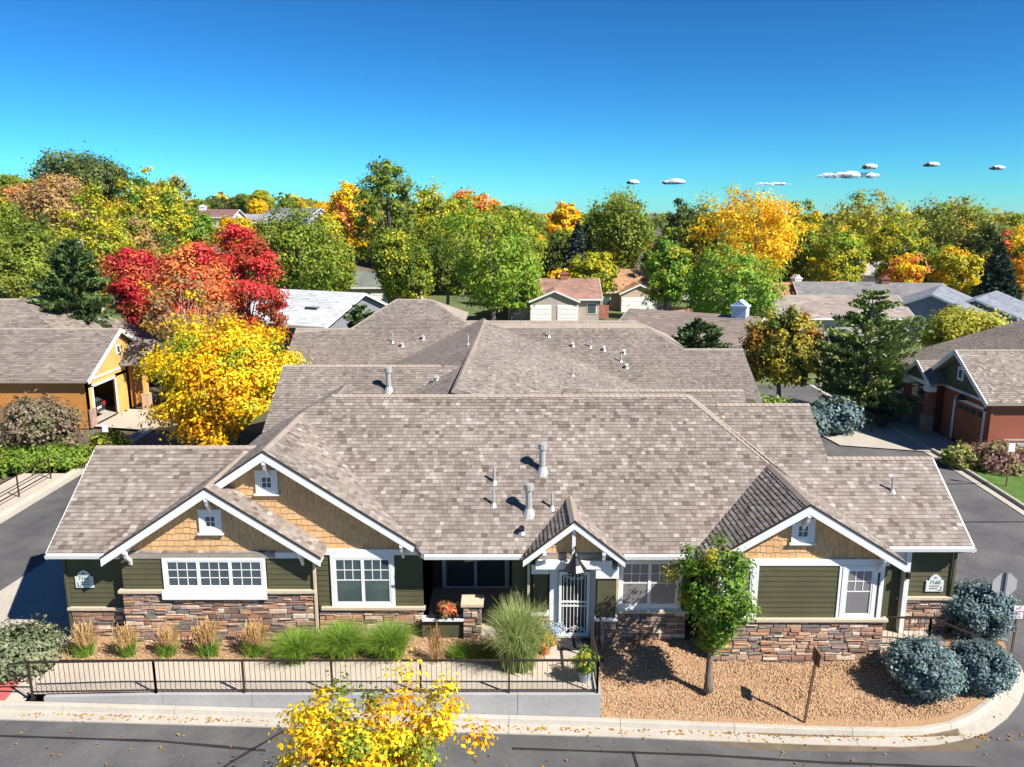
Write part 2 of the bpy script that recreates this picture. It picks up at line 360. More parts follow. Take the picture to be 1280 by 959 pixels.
def caps(parent,p0,p1,w=.26,name='ridge_cap',m='cap',lift=.024,drop=.62):
    """ridge or hip cap: short overlapping bent pieces joined into one strip"""
    p0=Vector(p0);p1=Vector(p1);d=p1-p0;L=d.length;d.normalize(); sx=d.cross(Vector((0,0,1))).normalized(); mb=MB(); n=max(1,int(L/.2))
    for i in range(n):
        a=p0+d*(L*i/n);b=p0+d*(L*(i+1)/n)+d*.02; h0=lift+.016;h1=lift
        z=Vector((0,0,1)); q=-z*w*.5*drop
        mb.add([a-sx*w/2+q+z*h0,a+z*h0,a+sx*w/2+q+z*h0,b-sx*w/2+q+z*h1,b+z*h1,b+sx*w/2+q+z*h1,a-sx*w/2+q-z*.03,a+sx*w/2+q-z*.03,],[(0,1,4,3),(1,2,5,4),(0,6,7,2,1)],rnd.uniform(.3,.9))
    return mb.build(name,M[m],parent)
PT=.667; EZ=2.85
mainf=plane((0,22.0,EZ),0,PT)
RY=27.35; RZ=mainf(0,RY)
bgA=(-7.23,22.25,5.93); bgE=-2.62
bgR=plane((bgE,0,EZ),-(5.93-EZ)/(bgE+7.23),0); bgL=plane((-7.23,0,5.93),.672,0)
mY=22+(5.93-EZ)/PT
rgY=21.12; rgA=(8.33,rgY,4.72); rgp=.615
rgL=plane((8.33,0,4.72),rgp,0); rgR=plane((8.33,0,4.72),-rgp,0)
rY2=22+(4.72-EZ)/PT
XL,XR=5.55,11.2
roof_slope(TH,[(bgE-.05,22),(5.9,22),(8.45,rY2),(6.2,RY),(-6.2,RY),(-7.3,mY+.05)],mainf,seed=1)
roof_slope(TH,[(-7.23,22.25),(bgE,22.25),(bgE+.05,22.3),(-7.18,mY+.1),(-7.23,mY+.1)],bgR,seed=2)
roof_slope(TH,[(-7.23,22.25),(-7.23,mY+.4),(-9.6,mY+.4),(-9.6,22.25)],bgL,seed=3)
roof_slope(TH,[(-6.2,RY),(-7.1,mY),(-9.6,mY-.6),(-9.6,RY+2),(-6.2,RY+2)],plane((-6.2,RY,RZ),.6,0),seed=31)
# left wing
lwf=plane((0,22.05,EZ),0,PT); LY=25.45; LZ=lwf(0,LY)
roof_slope(TH,[(-13.75,22.05),(-7.0,22.05),(-7.0,LY),(-13.75,LY)],lwf,seed=4)
roof_slope(TH,[(-13.75,LY),(-7.0,LY),(-7.0,28.6),(-13.75,28.6)],plane((0,LY,LZ),0,-PT),seed=5)
# small left gable
sgY=21.75; sgA=(-8.8,sgY,4.98); sgR=plane((-8.8,0,4.98),-.667,0); sgL=plane((-8.8,0,4.98),.667,0)
sg_back=22.05+(4.98-EZ)/PT
roof_slope(TH,[(-8.8,sgY),(-5.6,sgY),(-5.6,22.66),(-8.8,22.66)],sgR,seed=6)
roof_slope(TH,[(-8.8,sgY),(-8.8,sg_back),(-12.0,22.1),(-12.0,sgY)],sgL,seed=7)
# right gable
roof_slope(TH,[(8.33,rgY),(8.33,rY2+.1),(XL-.1,22.0),(XL,rgY)],rgL,seed=8)
roof_slope(TH,[(8.33,rgY),(XR,rgY),(XR,22.75),(8.33,25.6)],rgR,seed=9)
# right sections
rwf=plane((0,22.55,EZ),0,PT); R1=27.4; R2=25.4
roof_slope(TH,[(6.2,RY),(8.4,rY2-.05),(9.6,rY2-.6),(9.6,RY)],plane((6.2,RY,RZ),-(RZ-4.72)/2.25,0),seed=10)
roof_slope(TH,[(7.3,24.4),(11.25,22.55),(13.9,22.55),(13.9,R2),(7.3,R2)],rwf,seed=11)
roof_slope(TH,[(6.6,R2),(10.45,R2),(10.45,R1),(6.6,R1)],rwf,seed=12)
roof_slope(TH,[(10.4,R2),(13.9,R2),(13.9,28.4),(10.4,28.4)],plane((0,R2,rwf(0,R2)),0,-PT),seed=13)
roof_slope(TH,[(6.3,R1),(10.45,R1),(10.45,30.5),(6.3,30.5)],plane((0,R1,rwf(0,R1)),0,-PT),seed=14)
roof_slope(TH,[(-6.2,RY),(6.2,RY),(6.2,31),(-6.2,31)],plane((0,RY,RZ),0,-PT),seed=15)
# entry gable
egY=21.7; egz=4.0; egp=.8
roof_slope(TH,[(1.8,egY),(1.8,23.78),(.3,22.0),(.3,egY)],plane((1.8,0,egz),egp,0),seed=16)
roof_slope(TH,[(1.8,egY),(3.3,egY),(3.3,22.0),(1.8,23.78)],plane((1.8,0,egz),-egp,0),seed=17)
# middle and rear roofs of the same building
SF='shingle_far'
m1=plane((0,33,6.4),0,.6); roof_slope(TH,[(-9.6,28.2),(-1,28.2),(-1,33),(-9.6,33)],m1,seed=18,mt=SF)
roof_slope(TH,[(-9.6,33),(-1,33),(-1,38),(-9.6,38)],plane((0,33,6.4),0,-.6),seed=19,mt=SF)
m2=plane((0,31,5.8),0,.6); roof_slope(TH,[(2,28.4),(9.15,28.4),(9.15,31),(2,31)],m2,seed=20,mt=SF)
roof_slope(TH,[(2,31),(9.15,31),(9.15,36),(2,36)],plane((0,31,5.8),0,-.6),seed=21,mt=SF)
crx=lambda y: lerp(-2.02,-1.6,(y-27.3)/19.5)
cR=plane((-1.8,0,6.5),-.333,0); cL=plane((-1.8,0,6.5),.42,0)
roof_slope(TH,[(-2.02,27.6),(9.5,27.6),(9.5,41),(-1.6,47)],cR,seed=22,mt='shingle')
roof_slope(TH,[(-2.02,27.6),(-1.6,47),(-4,47),(-10,39),(-10,27.6)],cL,seed=23,mt=SF)
rf=plane((0,47,6.4),0,.5)
roof_slope(TH,[(-12.6,39),(13,39),(13,44.5),(-12.6,44.5)],rf,seed=24,mt=SF)
roof_slope(TH,[(-12.6,44.5),(9.7,44.5),(7.4,47),(-2.9,47),(-9,46.3),(-12.6,46.3)],rf,seed=25,mt=SF)
roof_slope(TH,[(-9.4,46.28),(-2.3,46.28),(-4.9,49.1),(-7.1,49.1)],rf,seed=26,mt=SF)
for poly,f in (([(-12.6,46.3),(-9,46.3),(-9,52),(-12.6,52)],plane((0,46.3,6.05),0,-.5)),([(-2.5,47),(7.4,47),(7.4,54),(-2.5,54)],plane((0,47,6.4),0,-.5)),([(9.7,44.5),(13,44.5),(13,50),(9.7,50)],plane((0,44.5,5.15),0,-.5)),([(-4.9,49.1),(-2.8,47.0),(-2.8,51.2)],plane((-4.9,49.1,7.45),-.5,0)),([(7.4,47),(9.75,44.6),(9.75,49.4)],plane((7.4,47,6.4),-.5,0))):
    roof_slope(TH,poly,f,shing=False)
for p0,p1 in (((-6.3,RY,RZ),(6.25,RY,RZ)),((8.33,rgY,4.72),(8.33,rY2,4.72)),((-7.23,22.25,5.93),(-7.23,mY,5.93)),((-13.75,LY,LZ),(-8.2,LY,LZ)),((-8.8,sgY,4.98),(-8.8,sg_back,4.98)),((1.8,egY,egz),(1.8,23.72,egz)),((7.2,R1,rwf(0,R1)),(10.45,R1,rwf(0,R1))),((10.4,R2,rwf(0,R2)),(13.9,R2,rwf(0,R2))),
    ((-9.6,33,6.4),(-3,33,6.4)),((3,31,5.8),(9.15,31,5.8)),((-2.02,27.6,6.55),(-1.6,47,6.5)),((-2.9,47,6.4),(7.4,47,6.4)),((7.4,47,6.4),(9.7,44.5,5.15)),((9.7,44.5,5.15),(13,44.5,5.15)),((-12.6,46.3,6.05),(-9.2,46.3,6.05)),((-7.1,49.1,7.45),(-4.9,49.1,7.45)),((-4.9,49.1,7.45),(-2.9,47,6.4)),((-9.4,46.3,6.05),(-7.1,49.1,7.45))):
    caps(TH,p0,p1)
caps(TH,(6.2,RY,RZ),(8.45,rY2,4.72),.3,drop=.42)
# ---- walls behind everything (structural core, plain olive)
mb=MB()
for x0,x1,y0,y1,zt in ((-13.3,-6.2,22.44,28,2.7),(-6.2,-2.72,22.7,28,2.75),(-2.72,.02,25.6,28,2.7),(.02,5.3,22.5,28,2.75),(5.9,10.82,21.56,28,2.9),(10.82,13.5,23.0,28,2.7),(-9.2,9,28,34,3),(-12,12.5,34,51,3.2)):
    mb.box(x0,x1,y0,y1,-.6,zt)
mb.build('wall_core',M['olive'],TH)
def gable_wall(x0,x1,y,z0,apex,pitch,name='gable_core',m='olive',yb=.3):
    ax,az=apex; MB().prism([(x0,y,z0),(x1,y,z0),(x1,y,max(z0+.01,az-pitch*abs(x1-ax))),(ax,y,az),(x0,y,max(z0+.01,az-pitch*abs(x0-ax)))],(0,yb,0)).build(name,M[m],TH)
gable_wall(-11.4,-6.0,22.14,2.3,(-8.8,4.8),.667); gable_wall(-9.5,-2.9,22.69,2.3,(-7.23,5.75),.67); gable_wall(5.9,10.82,21.54,2.3,(8.33,4.55),.615); gable_wall(.75,2.85,22.05,2.35,(1.8,3.8),.8)
MB().box(-11.6,-5.95,22.14,22.45,-.3,2.5).build('bay_core',M['olive'],TH)
for x,y0,yr,zr in ((-13.38,22.4,LY,LZ),(13.58,22.95,R2,rwf(0,R2))):
    MB().prism([(x,y0,-.5),(x,28,-.5),(x,28,2.8),(x,yr,zr-.16),(x,y0,2.8)],(-.2 if x>0 else .2,0,0)).build('end_wall',M['olive'],TH)
def lap(x0,x1,z0,z1,y,parent,expo=.165,holes=()):
    """horizontal lap boards, each its own board, cut round openings"""
    n=max(1,round((z1-z0)/expo)); e=(z1-z0)/n
    for i in range(n):
        a,b=z0+i*e,z0+(i+1)*e; segs=[(x0,x1)]
        for hx0,hx1,hz0,hz1 in holes:
            if b>hz0+.02 and a<hz1-.02:
                ns=[]
                for s,t in segs:
                    if hx0>s+.01: ns.append((s,min(t,hx0)))
                    if hx1<t-.01: ns.append((max(s,hx1),t))
                segs=[q for q in ns if q[1]-q[0]>.02]
        for s,t in segs:
            MB().add([(s,y-.022,a),(t,y-.022,a),(t,y-.006,b+.012),(s,y-.006,b+.012),(s,y+.03,a),(t,y+.03,a),(t,y+.03,b),(s,y+.03,b)],[(0,1,2,3),(0,4,5,1),(0,3,7,4),(1,5,6,2),(3,2,6,7)]).build('siding_board',M['olive'],parent)
def shakes(x0,x1,y,z0,apex,pitch,expo=.19,seed=1,holes=()):
    ax,az=apex; r=random.Random(seed); mb=MB(); tri=ccw([(x0,z0),(x1,z0),(x1,max(z0+.01,az-pitch*abs(x1-ax))),(ax,az),(x0,max(z0+.01,az-pitch*abs(x0-ax)))])
    z=z0; row=0
    while z<az:
        x=x0-r.random()*.2
        while x<x1:
            w=r.uniform(.13,.26); dz=r.choice((0,0,.02,-.015)); c=clip([(x+.004,z+dz),(x+w-.004,z+dz),(x+w-.004,z+expo+.02),(x+.004,z+expo+.02)],tri)
            if len(c)>2 and not any(h[0]<x+w/2<h[1] and h[2]<z+.1<h[3] for h in holes):
                h=lambda q: y-.004-.02*max(0,1-(q-z-dz)/expo)
                a=max(.02,min(1,r.gauss(.5,.22))); vs=[(p[0],h(p[1]),p[1]) for p in c]; mb.add(vs,[tuple(range(len(c)))],a)
                lo=[p for p in c if p[1]<z+dz+1e-6]
                if len(lo)==2: mb.add([(lo[0][0],y,z+dz),(lo[1][0],y,z+dz),(lo[1][0],y-.024,z+dz),(lo[0][0],y-.024,z+dz)],[(0,1,2,3)],a)
            x+=w
        z+=expo; row+=1
    mb.build('shake_siding',M['tan'],TH)['kind']='stuff'
shakes(-11.3,-6.1,22.14,2.86,(-8.8,4.8),.667,seed=1); shakes(-9.3,-2.9,22.69,2.72,(-7.23,5.75),.67,seed=2); shakes(6.0,10.75,21.54,2.92,(8.33,4.55),.615,seed=3); shakes(.8,2.8,22.05,2.66,(1.8,3.8),.8,seed=4)
# ---- trim bands, rakes, fascia, gutters
def bx(name,m,x0,x1,y0,y1,z0,z1,parent=TH): return MB().box(x0,x1,y0,y1,z0,z1).build(name,M[m],parent)
bx('trim_band','white',-11.5,-5.95,22.06,22.14,2.68,2.86); bx('trim_band','white',-5.85,-2.75,22.6,22.69,2.54,2.72); bx('trim_band','white',5.95,10.9,21.46,21.54,2.72,2.92); bx('trim_band','white',.7,2.95,21.9,22.05,2.4,2.66)
def rake(ax,az,y,run0,run1,pitch,w=.24):
    for s,run in ((-1,run0),(1,run1)):
        if not run: continue
        p=[(ax,y,az+.0),(ax+s*run,y,az-pitch*run),(ax+s*run,y,az-pitch*run-w*1.1),(ax,y,az-w*1.2)]
        MB().prism(p if s>0 else p[::-1],(0,.05,0)).build('rake_board',M['white'],TH)
        q=[(ax,y+.05,az-.15),(ax+s*run,y+.05,az-pitch*run-.15),(ax+s*run,y+.05,az-pitch*run-.19),(ax,y+.05,az-.19)]
        MB().prism(q if s>0 else q[::-1],(0,.42,0)).build('rake_soffit',M['white'],TH)
        e=[(ax,y-.02,az+.03),(ax+s*(run+.02),y-.02,az+.03-pitch*(run+.02)),(ax+s*(run+.02),y-.02,az-.02-pitch*(run+.02)),(ax,y-.02,az-.02)]
        MB().prism(e if s>0 else e[::-1],(0,.05,0)).build('drip_edge',M['bronze'],TH)
rake(-8.8,4.97,sgY-.03,3.2,3.2,.667); rake(-7.23,5.92,22.22,2.2,4.6,.668); rake(8.33,4.71,rgY-.03,2.75,2.85,.615); rake(1.8,3.99,egY-.03,1.48,1.5,.8,.2)
def gutter(x0,x1,y,z):
    mb=MB(); mb.prism([(x0,y-.12,z-.02),(x0,y-.1,z-.13),(x0,y,z-.14),(x0,y,z+.0),(x0,y-.015,z-.02),(x0,y-.02,z-.11),(x0,y-.085,z-.105),(x0,y-.105,z-.02)],(x1-x0,0,0)); mb.build('gutter',M['white'],TH)
    bx('soffit','white',x0,x1,y+.002,y+.5,z-.17,z-.145)
gutter(-13.75,-11.6,22.04,EZ-.01); gutter(bgE+.03,.32,21.99,EZ-.01); gutter(3.3,5.6,21.99,EZ-.01); gutter(11.2,13.95,22.54,EZ-.01)
for x,yr,zr,y0 in ((-13.78,LY,LZ,22.05),(13.9,R2,rwf(0,R2),22.55)):
    MB().prism([(x,y0,EZ),(x,yr,zr),(x,yr,zr-.24),(x,y0,EZ-.22)],(.05,0,0)).build('rake_board',M['white'],TH)
    MB().prism([(x,28.5,zr-(28.5-yr)*PT),(x,yr,zr),(x,yr,zr-.24),(x,28.5,zr-(28.5-yr)*PT-.22)],(.05,0,0)).build('rake_board',M['white'],TH)
def bracket(x,y,z,yw):
    """curved knee brace under a gable overhang"""
    mb=MB(); mb.beam((x,y-.02,z),(x,yw,z),.1,.1)
    pts=[(x,y+.04,z-.03),(x,y+.1,z-.2),(x,yw-.1,z-.38),(x,yw-.04,z-.52)]
    for a,b in zip(pts[:-1],pts[1:]): mb.beam(a,b,.085,.1)
    mb.build('gable_bracket',M['white'],TH)
for b in ((-8.8,sgY,4.62,22.14),(-11.3,sgY,3.0,22.14),(-6.2,sgY,3.0,22.14),(-7.23,22.25,5.55,22.69),(-3.3,22.25,2.98,22.69),(8.33,rgY,4.38,21.54),(10.6,rgY,3.05,21.54),(6.1,rgY,3.05,21.54),(.95,egY,2.98,22.05),(2.68,egY,2.98,22.05)): bracket(*b)
bx('gable_tie','white',1.75,1.85,21.75,21.85,2.9,3.75)
# ---- windows
def window(x0,x1,z0,z1,y,cols=3,rows=3,sash=1,upper=None,trim=.12,gm='glass',sill=True,ped=False):
    """framed window: trim round it, sashes side by side, muntins; upper = fraction of the height that carries the muntins"""
    mb=MB(); t=trim; yf=y-.055
    mb.box(x0-t,x0,yf,y,z0-t,z1+t); mb.box(x1,x1+t,yf,y,z0-t,z1+t); mb.box(x0,x1,yf,y,z1,z1+t); mb.box(x0,x1,yf,y,z0-t,z0)
    if sill: mb.box(x0-t-.05,x1+t+.05,y-.1,y-.0,z0-t-.05,z0-t)
    if ped: mb.box(x0-t-.03,x1+t+.03,y-.075,y-.0,z1+t,z1+t+.04)
    w=mb.build('window',M['white'],TH); sw=(x1-x0)/sash
    for s in range(sash):
        a,b=x0+s*sw+.002,x0+(s+1)*sw-.002; f=.045; fr=MB(); y0=y-.045;y1=y-.01
        fr.box(a,a+f,y0,y1,z0,z1); fr.box(b-f,b,y0,y1,z0,z1); fr.box(a+f,b-f,y0,y1,z0,z0+f); fr.box(a+f,b-f,y0,y1,z1-f,z1); fr.build('window_frame',M['vinyl'],w)
        MB().box(a+f,b-f,y-.022,y-.016,z0+f,z1-f).build('pane',M[gm],w)
        zl=z0+f if upper is None else z1-f-(z1-z0)*upper; g=MB(); yy0=y-.032; yy1=y-.0225
        for c in range(1,cols): xc=a+f+(b-a-2*f)*c/cols; g.box(xc-.011,xc+.011,yy0,yy1,zl,z1-f)
        for q in range(1,rows): zc=lerp(zl,z1-f,q/rows); g.box(a+f,b-f,yy0+.001,yy1,zc-.011,zc+.011)
        if upper is not None: g.box(a+f,b-f,yy0-.002,yy1,zl-.014,zl+.014)
        if cols>1 or rows>1: g.build('muntins',M['vinyl'],w)
    return w
window(-10.27,-7.42,1.76,2.6,22.1,3,3,3,trim=.1,sill=False)
bx('window_apron','white',-10.4,-7.3,21.92,22.1,1.42,1.655)
window(-5.4,-3.7,.95,2.42,22.65,3,2,2,.45); window(3.32,5.0,1.0,2.38,22.45,3,2,2,.45,gm='blind'); window(9.68,10.46,1.17,2.6,21.5,3,2,1,.45,gm='blind'); window(6.1,6.95,1.17,2.6,21.5,3,2,1,.45)
for x,z,y in ((-8.85,3.82,22.12),(-7.3,4.84,22.67),(8.33,3.77,21.52)): window(x-.18,x+.18,z-.2,z+.2,y,2,2,1,trim=.15,ped=True)
for x in (7.08,9.53,10.72): bx('corner_board','white',x-.06,x+.06,21.46,21.5,1.08,2.73)
# ---- siding
W1=MB().box(-13.38,-11.6,22.4,22.42,.9,2.7).build('left_wall',M['olive'],TH); lap(-13.4,-11.55,.94,2.7,22.4,W1); lap(-11.6,-5.95,1.66,2.68,22.1,W1,holes=[(-10.4,-7.28,1.3,2.75)])
W2=MB().box(-5.9,-2.74,22.66,22.68,.8,2.6).build('front_wall',M['olive'],TH); lap(-5.95,-2.74,.84,2.54,22.66,W2,holes=[(-5.54,-3.56,.7,2.6)]); lap(.04,1.05,.8,2.72,22.46,W2); lap(2.5,5.4,.82,2.7,22.46,W2,holes=[(3.18,5.14,.8,2.55)])
W3=MB().box(5.92,10.8,21.51,21.53,.9,2.8).build('right_bay_wall',M['olive'],TH); lap(7.1,9.5,1.08,2.72,21.5,W3); lap(10.74,10.86,1.08,2.72,21.5,W3)
W4=MB().box(10.9,13.5,22.96,22.98,-.3,2.7).build('right_wall',M['olive'],TH); lap(12.1,13.56,1.02,2.7,22.95,W4); lap(10.86,11.5,-.2,2.7,22.95,W4)
bx('corner_post','white',12.02,12.17,22.7,22.95,-.1,2.65); bx('entry_lintel','white',10.9,12.2,22.78,22.95,2.3,2.55)
# ---- stone veneer: every stone its own piece
STC=[(.29,.165,.115),(.2,.13,.1),(.4,.24,.15),(.48,.32,.21),(.25,.19,.16),(.36,.24,.18),(.56,.44,.33),(.19,.17,.16),(.44,.24,.14)]
SM=[mat('ledge_stone_%d'%i,c,.9,.3,9,bump=.5,bscale=30) for i,c in enumerate(STC)]
NS=[0]
def veneer(x0,x1,y,z0,z1,seed,course=(.09,.2),wid=(.2,.62)):
    """ledgestone: uneven courses of irregular blocks standing proud of dark mortar"""
    r=random.Random(seed); v=MB().box(x0,x1,y-.01,y+.05,z0,z1).build('stone_veneer',M['mortar'],TH); z=z0; rest={}
    while z<z1-.03:
        h=min(r.uniform(*course),z1-z); x=x0
        while x<x1-.02:
            w=min(r.uniform(*wid),x1-x); 
            if x1-x-w<.1: w=x1-x
            hh=h*r.choice((1,1,1,.55)); parts=[(z,z+hh)] if hh>h*.9 else [(z,z+hh),(z+hh,z+h)]
            for a,b in parts:
                j=lambda k=.008: r.uniform(-k,k); p=r.uniform(.02,.075); g=.006
                vs=[(x+g+j(),y-.01,a+g),(x+w-g+j(),y-.01,a+g),(x+w-g,y-.01,b-g),(x+g,y-.01,b-g)]+[(x+g+.012+j(),y-p+j(.012),a+g+.012+j()),(x+w-g-.012+j(),y-p+j(.012),a+g+.01+j()),(x+w-g-.012+j(),y-p+j(.012),b-g-.01+j()),(x+g+.012+j(),y-p+j(.012),b-g-.012+j())]
                fs=[(4,5,6,7),(0,1,5,4),(1,2,6,5),(2,3,7,6),(3,0,4,7)]; mi=r.randrange(len(SM))
                if NS[0]<300: MB().add(vs,fs).build('stone',SM[mi],v); NS[0]+=1
                else: rest.setdefault(mi,MB()).add(vs,fs)
            x+=w
        z+=h
    for mi,mb in rest.items(): mb.build('small_stones',SM[mi],v,kind='stuff')
    return v
veneer(-11.62,-5.93,22.06,-.05,1.62,1,(.07,.17),(.2,.6)); veneer(5.92,10.88,21.46,-.5,1.02,2,(.07,.17),(.2,.6)); veneer(-13.4,-11.62,22.38,-.05,.9,3,(.07,.17),(.2,.6))
veneer(3.12,5.3,22.42,-.3,.78,4,(.08,.17),(.2,.6)); veneer(12.2,13.58,22.92,-.4,.96,5,(.08,.17),(.2,.5)); veneer(-5.93,-2.74,22.63,-.05,.78,6,(.08,.17),(.2,.6))
veneer(-1.48,-.92,22.2,-.05,1.1,7,(.13,.22),(.18,.4)); veneer(2.55,3.12,22.0,-.1,.72,8,(.13,.22),(.2,.4)); veneer(.62,1.12,22.3,-.1,.72,9,(.13,.22),(.2,.4))
for q in ((-1.46,-.94,22.22,22.7,-.05,1.1),(2.57,3.1,22.02,22.5,-.3,.72),(.64,1.1,22.32,22.5,-.3,.72)): MB().box(*q).build('pier_core',M['mortar'],TH)
MB().box(5.97,5.99,21.5,22.5,-.5,1.02).box(10.8,10.84,21.5,23.,-.5,2.7).build('bay_return',M['olive'],TH)
for x0,x1,y0,y1,z in ((-13.48,-11.62,22.27,22.42,.92),(-11.72,-10.38,21.95,22.12,1.64),(-7.32,-5.85,21.95,22.12,1.64),(-5.85,-2.66,22.52,22.68,.8),(5.85,10.97,21.35,21.54,1.04),(12.17,13.66,22.82,22.97,.98),(3.1,5.4,22.31,22.47,.8),(-1.54,-.86,22.1,22.75,1.12)):
    bx('stone_cap','capstone',x0,x1,y0,y1,z-.04,z+.045)
for x0,x1,y in ((2.48,3.16,21.92),(.58,1.12,22.22)):
    bx('pillar_band','white',x0,x1,y,y+.55,.72,.82); bx('pillar_siding','olive',x0+.06,x1-.06,y+.05,y+.5,.82,2.1); bx('pillar_head','white',x0+.0,x1,y,y+.55,2.1,2.4)
# ---- entry door
bx('door_surround','white',1.14,2.54,22.4,22.46,-.02,2.3); D=MB().box(1.42,2.34,22.34,22.4,.02,2.14).build('entry_door',M['black'],TH)
fr=MB(); fr.box(1.42,1.5,22.3,22.34,.02,2.14).box(2.26,2.34,22.3,22.34,.02,2.14).box(1.5,2.26,22.3,22.34,2.05,2.14).box(1.5,2.26,22.3,22.34,.02,.12).box(1.5,2.26,22.3,22.34,1.13,1.18).box(1.5,2.26,22.3,22.34,1.0,1.04).build('security_frame',M['white'],D)
for i in range(7): x=1.5+.76*(i+.5)/7; MB().box(x-.009,x+.009,22.31,22.33,.12,2.05).build('security_bar',M['white'],D)
def scroll(x0,x1,z0,h,flip):
    mb=MB(); 
    for k in range(3):
        cx=lerp(x0,x1,(k+.6)/3.4); r0=h*(.5-.09*k if not flip else .32+.09*k)*.8; pts=[(cx+r0*(1-t/14)*math.cos(t*.75),22.305,z0+h*.45+r0*(1-t/14)*math.sin(t*.75)) for t in range(12)]
        mb.tube(pts,.011,5)
    mb.tube([(x0,22.305,z0+(h if not flip else 0)),(lerp(x0,x1,.5),22.305,z0+h*(.4 if not flip else .95)),(x1,22.305,z0+h*(.95 if not flip else .25))],.011,5)
    mb.build('scrollwork',M['white'],D)
scroll(1.5,2.26,1.78,.27,False); scroll(1.5,2.26,.12,.27,True)
tag(MB().box(1.36,2.4,21.5,22.2,.006,.03).build('doormat',mat('doormat_coir',(.018,.018,.022),.95,.2,20)),'black doormat in front of the white barred entry door','doormat')
# lantern over the entry
t=thing('entry_lantern',(1.84,21.62,2.45),'black bell-shaped lantern hanging from the small entry gable','lantern')
MB().tube([(1.84,21.62,3.06),(1.84,21.62,2.98),(1.84,21.62,2.92),(1.84,21.62,2.72),(1.84,21.62,2.55),(1.84,21.62,2.5)],[.04,.09,.1,.2,.33,.31],8).build('lamp_shade',M['black'],t)
MB().tube([(1.84,21.62,2.62),(1.84,21.62,2.47)],[.1,.07],8).build('lamp_glass',M['blind'],t); MB().tube([(1.84,21.62,3.06),(1.84,21.74,3.2)],.02,6).build('lamp_arm',M['black'],t)
# ---- patio recess
P=thing('patio',(-1.3,23.5,0),'shaded covered patio recess with sliding door and planter shelf','patio')
bx('patio_floor','concrete',-2.74,.02,22.3,25.6,-.08,.02,P); bx('side_wall','olive',-2.76,-2.72,22.66,25.6,0,2.65,P); bx('side_wall','olive',.0,.04,22.46,25.6,0,2.65,P)
bx('patio_ceiling','white',-2.74,.02,22.2,25.6,2.62,2.66,P); bx('low_wall','olive',-2.74,-1.46,22.26,22.36,0,.58,P); bx('planter_shelf','white',-2.72,-1.45,22.16,22.4,.58,.66,P)
s=bx('sliding_door','vinyl',-2.4,-.1,25.5,25.58,0,2.4,P)
for x0,x1 in ((-2.25,-1.3),(-1.2,-.25)): bx('door_glass','glass',x0,x1,25.48,25.5,.1,2.3,s)
tag(MB().box(-2.5,-1.55,22.2,22.36,.66,.8).build('planter_box',M['black']),'long black planter box with red flowers on the patio shelf','planter')
# ---- downspouts
for pts in ([(-13.45,22.3,2.7),(-13.45,22.36,2.5),(-13.45,22.36,.0)],[(-5.75,21.9,2.75),(-5.86,22.05,2.55),(-5.86,22.02,.0)],[(.36,21.92,2.7),(.5,22.25,2.5),(.5,22.42,.8)],[(3.3,21.92,2.72),(3.18,22.3,2.45),(3.18,22.4,.8)],[(13.62,22.5,2.72),(13.62,22.9,2.5),(13.62,22.9,-.2)]):
    mb=MB()
    for a,b in zip(pts[:-1],pts[1:]): mb.beam(a,b,.075,.075)
    mb.build('downspout',M['olive'] if pts[0][0] in(-13.45,13.62) else M['capstone'],TH)
# right service door
d=bx('side_door','olive',11.5,12.0,22.9,22.95,-.15,2.05); MB().box(11.93,11.97,22.86,22.9,.95,1.02).build('door_knob',M['galv'],d)
bx('side_porch','concrete_warm',10.9,12.9,21.9,22.95,-.6,-.12)
bx('porch_light','black',12.04,12.14,22.6,22.7,1.75,1.95)
# ---- roof vents (things that stand on the roof)
def vent(kind,x,y,z,label):
    t=thing('roof_vent',(x,y,z),label,'vent',None); q=M['galv']
    if kind=='flue':
        MB().tube([(x,y,z-.15),(x,y,z+.12)],[.26,.12],10).build('flashing',q,t); MB().tube([(x,y,z),(x,y,z+.75)],.1,10).build('pipe',q,t); MB().tube([(x,y,z+.68),(x,y,z+.72),(x,y,z+.9),(x,y,z+.93)],[.1,.15,.15,.05],10).build('cap',q,t)
    elif kind=='pipe':
        MB().tube([(x,y,z-.12),(x,y,z+.06)],[.17,.06],8).build('flashing',q,t); MB().tube([(x,y,z),(x,y,z+.48)],.04,8).build('pipe',q,t)
    else:
        MB().tube([(x,y,z-.05),(x,y,z+.06)],[.14,.1],8).build('flashing',q,t); MB().tube([(x,y-.0,z+.04),(x,y-.03,z+.16),(x,y-.12,z+.2)],[.09,.1,.09],8).build('hood',M['black'] if kind=='dark' else q,t)
def rv(kind,px,py,fn,label,grp=None):
    d=ray(px,py); a=fn(0,0); gx=fn(1,0)-a; gy=fn(0,1)-a; t=(a-CAMH)/(d.z-gx*d.x-gy*d.y); p=Vector((0,0,CAMH))+d*t
    vent(kind,p.x,p.y,p.z,label)
rv('flue',678,588,mainf,'tall capped metal flue, the largest on the front roof slope'); rv('pipe',618,603,mainf,'thin pale vent pipe, upper of the two beside each other on the front slope'); rv('pipe',617,631,mainf,'thin pale vent pipe directly below another pipe on the front slope'); rv('flue',661,640,mainf,'short capped flue just left of the entry gable roof'); rv('pipe',690,635,mainf,'thin vent pipe right beside the entry gable ridge'); rv('dark',652,666,mainf,'small dark hooded vent low on the front slope'); rv('pipe',1115,614,rwf,'lone vent pipe on the right wing roof')
rv('flue',486,487,m1,'capped flue behind the main ridge on the middle left roof')
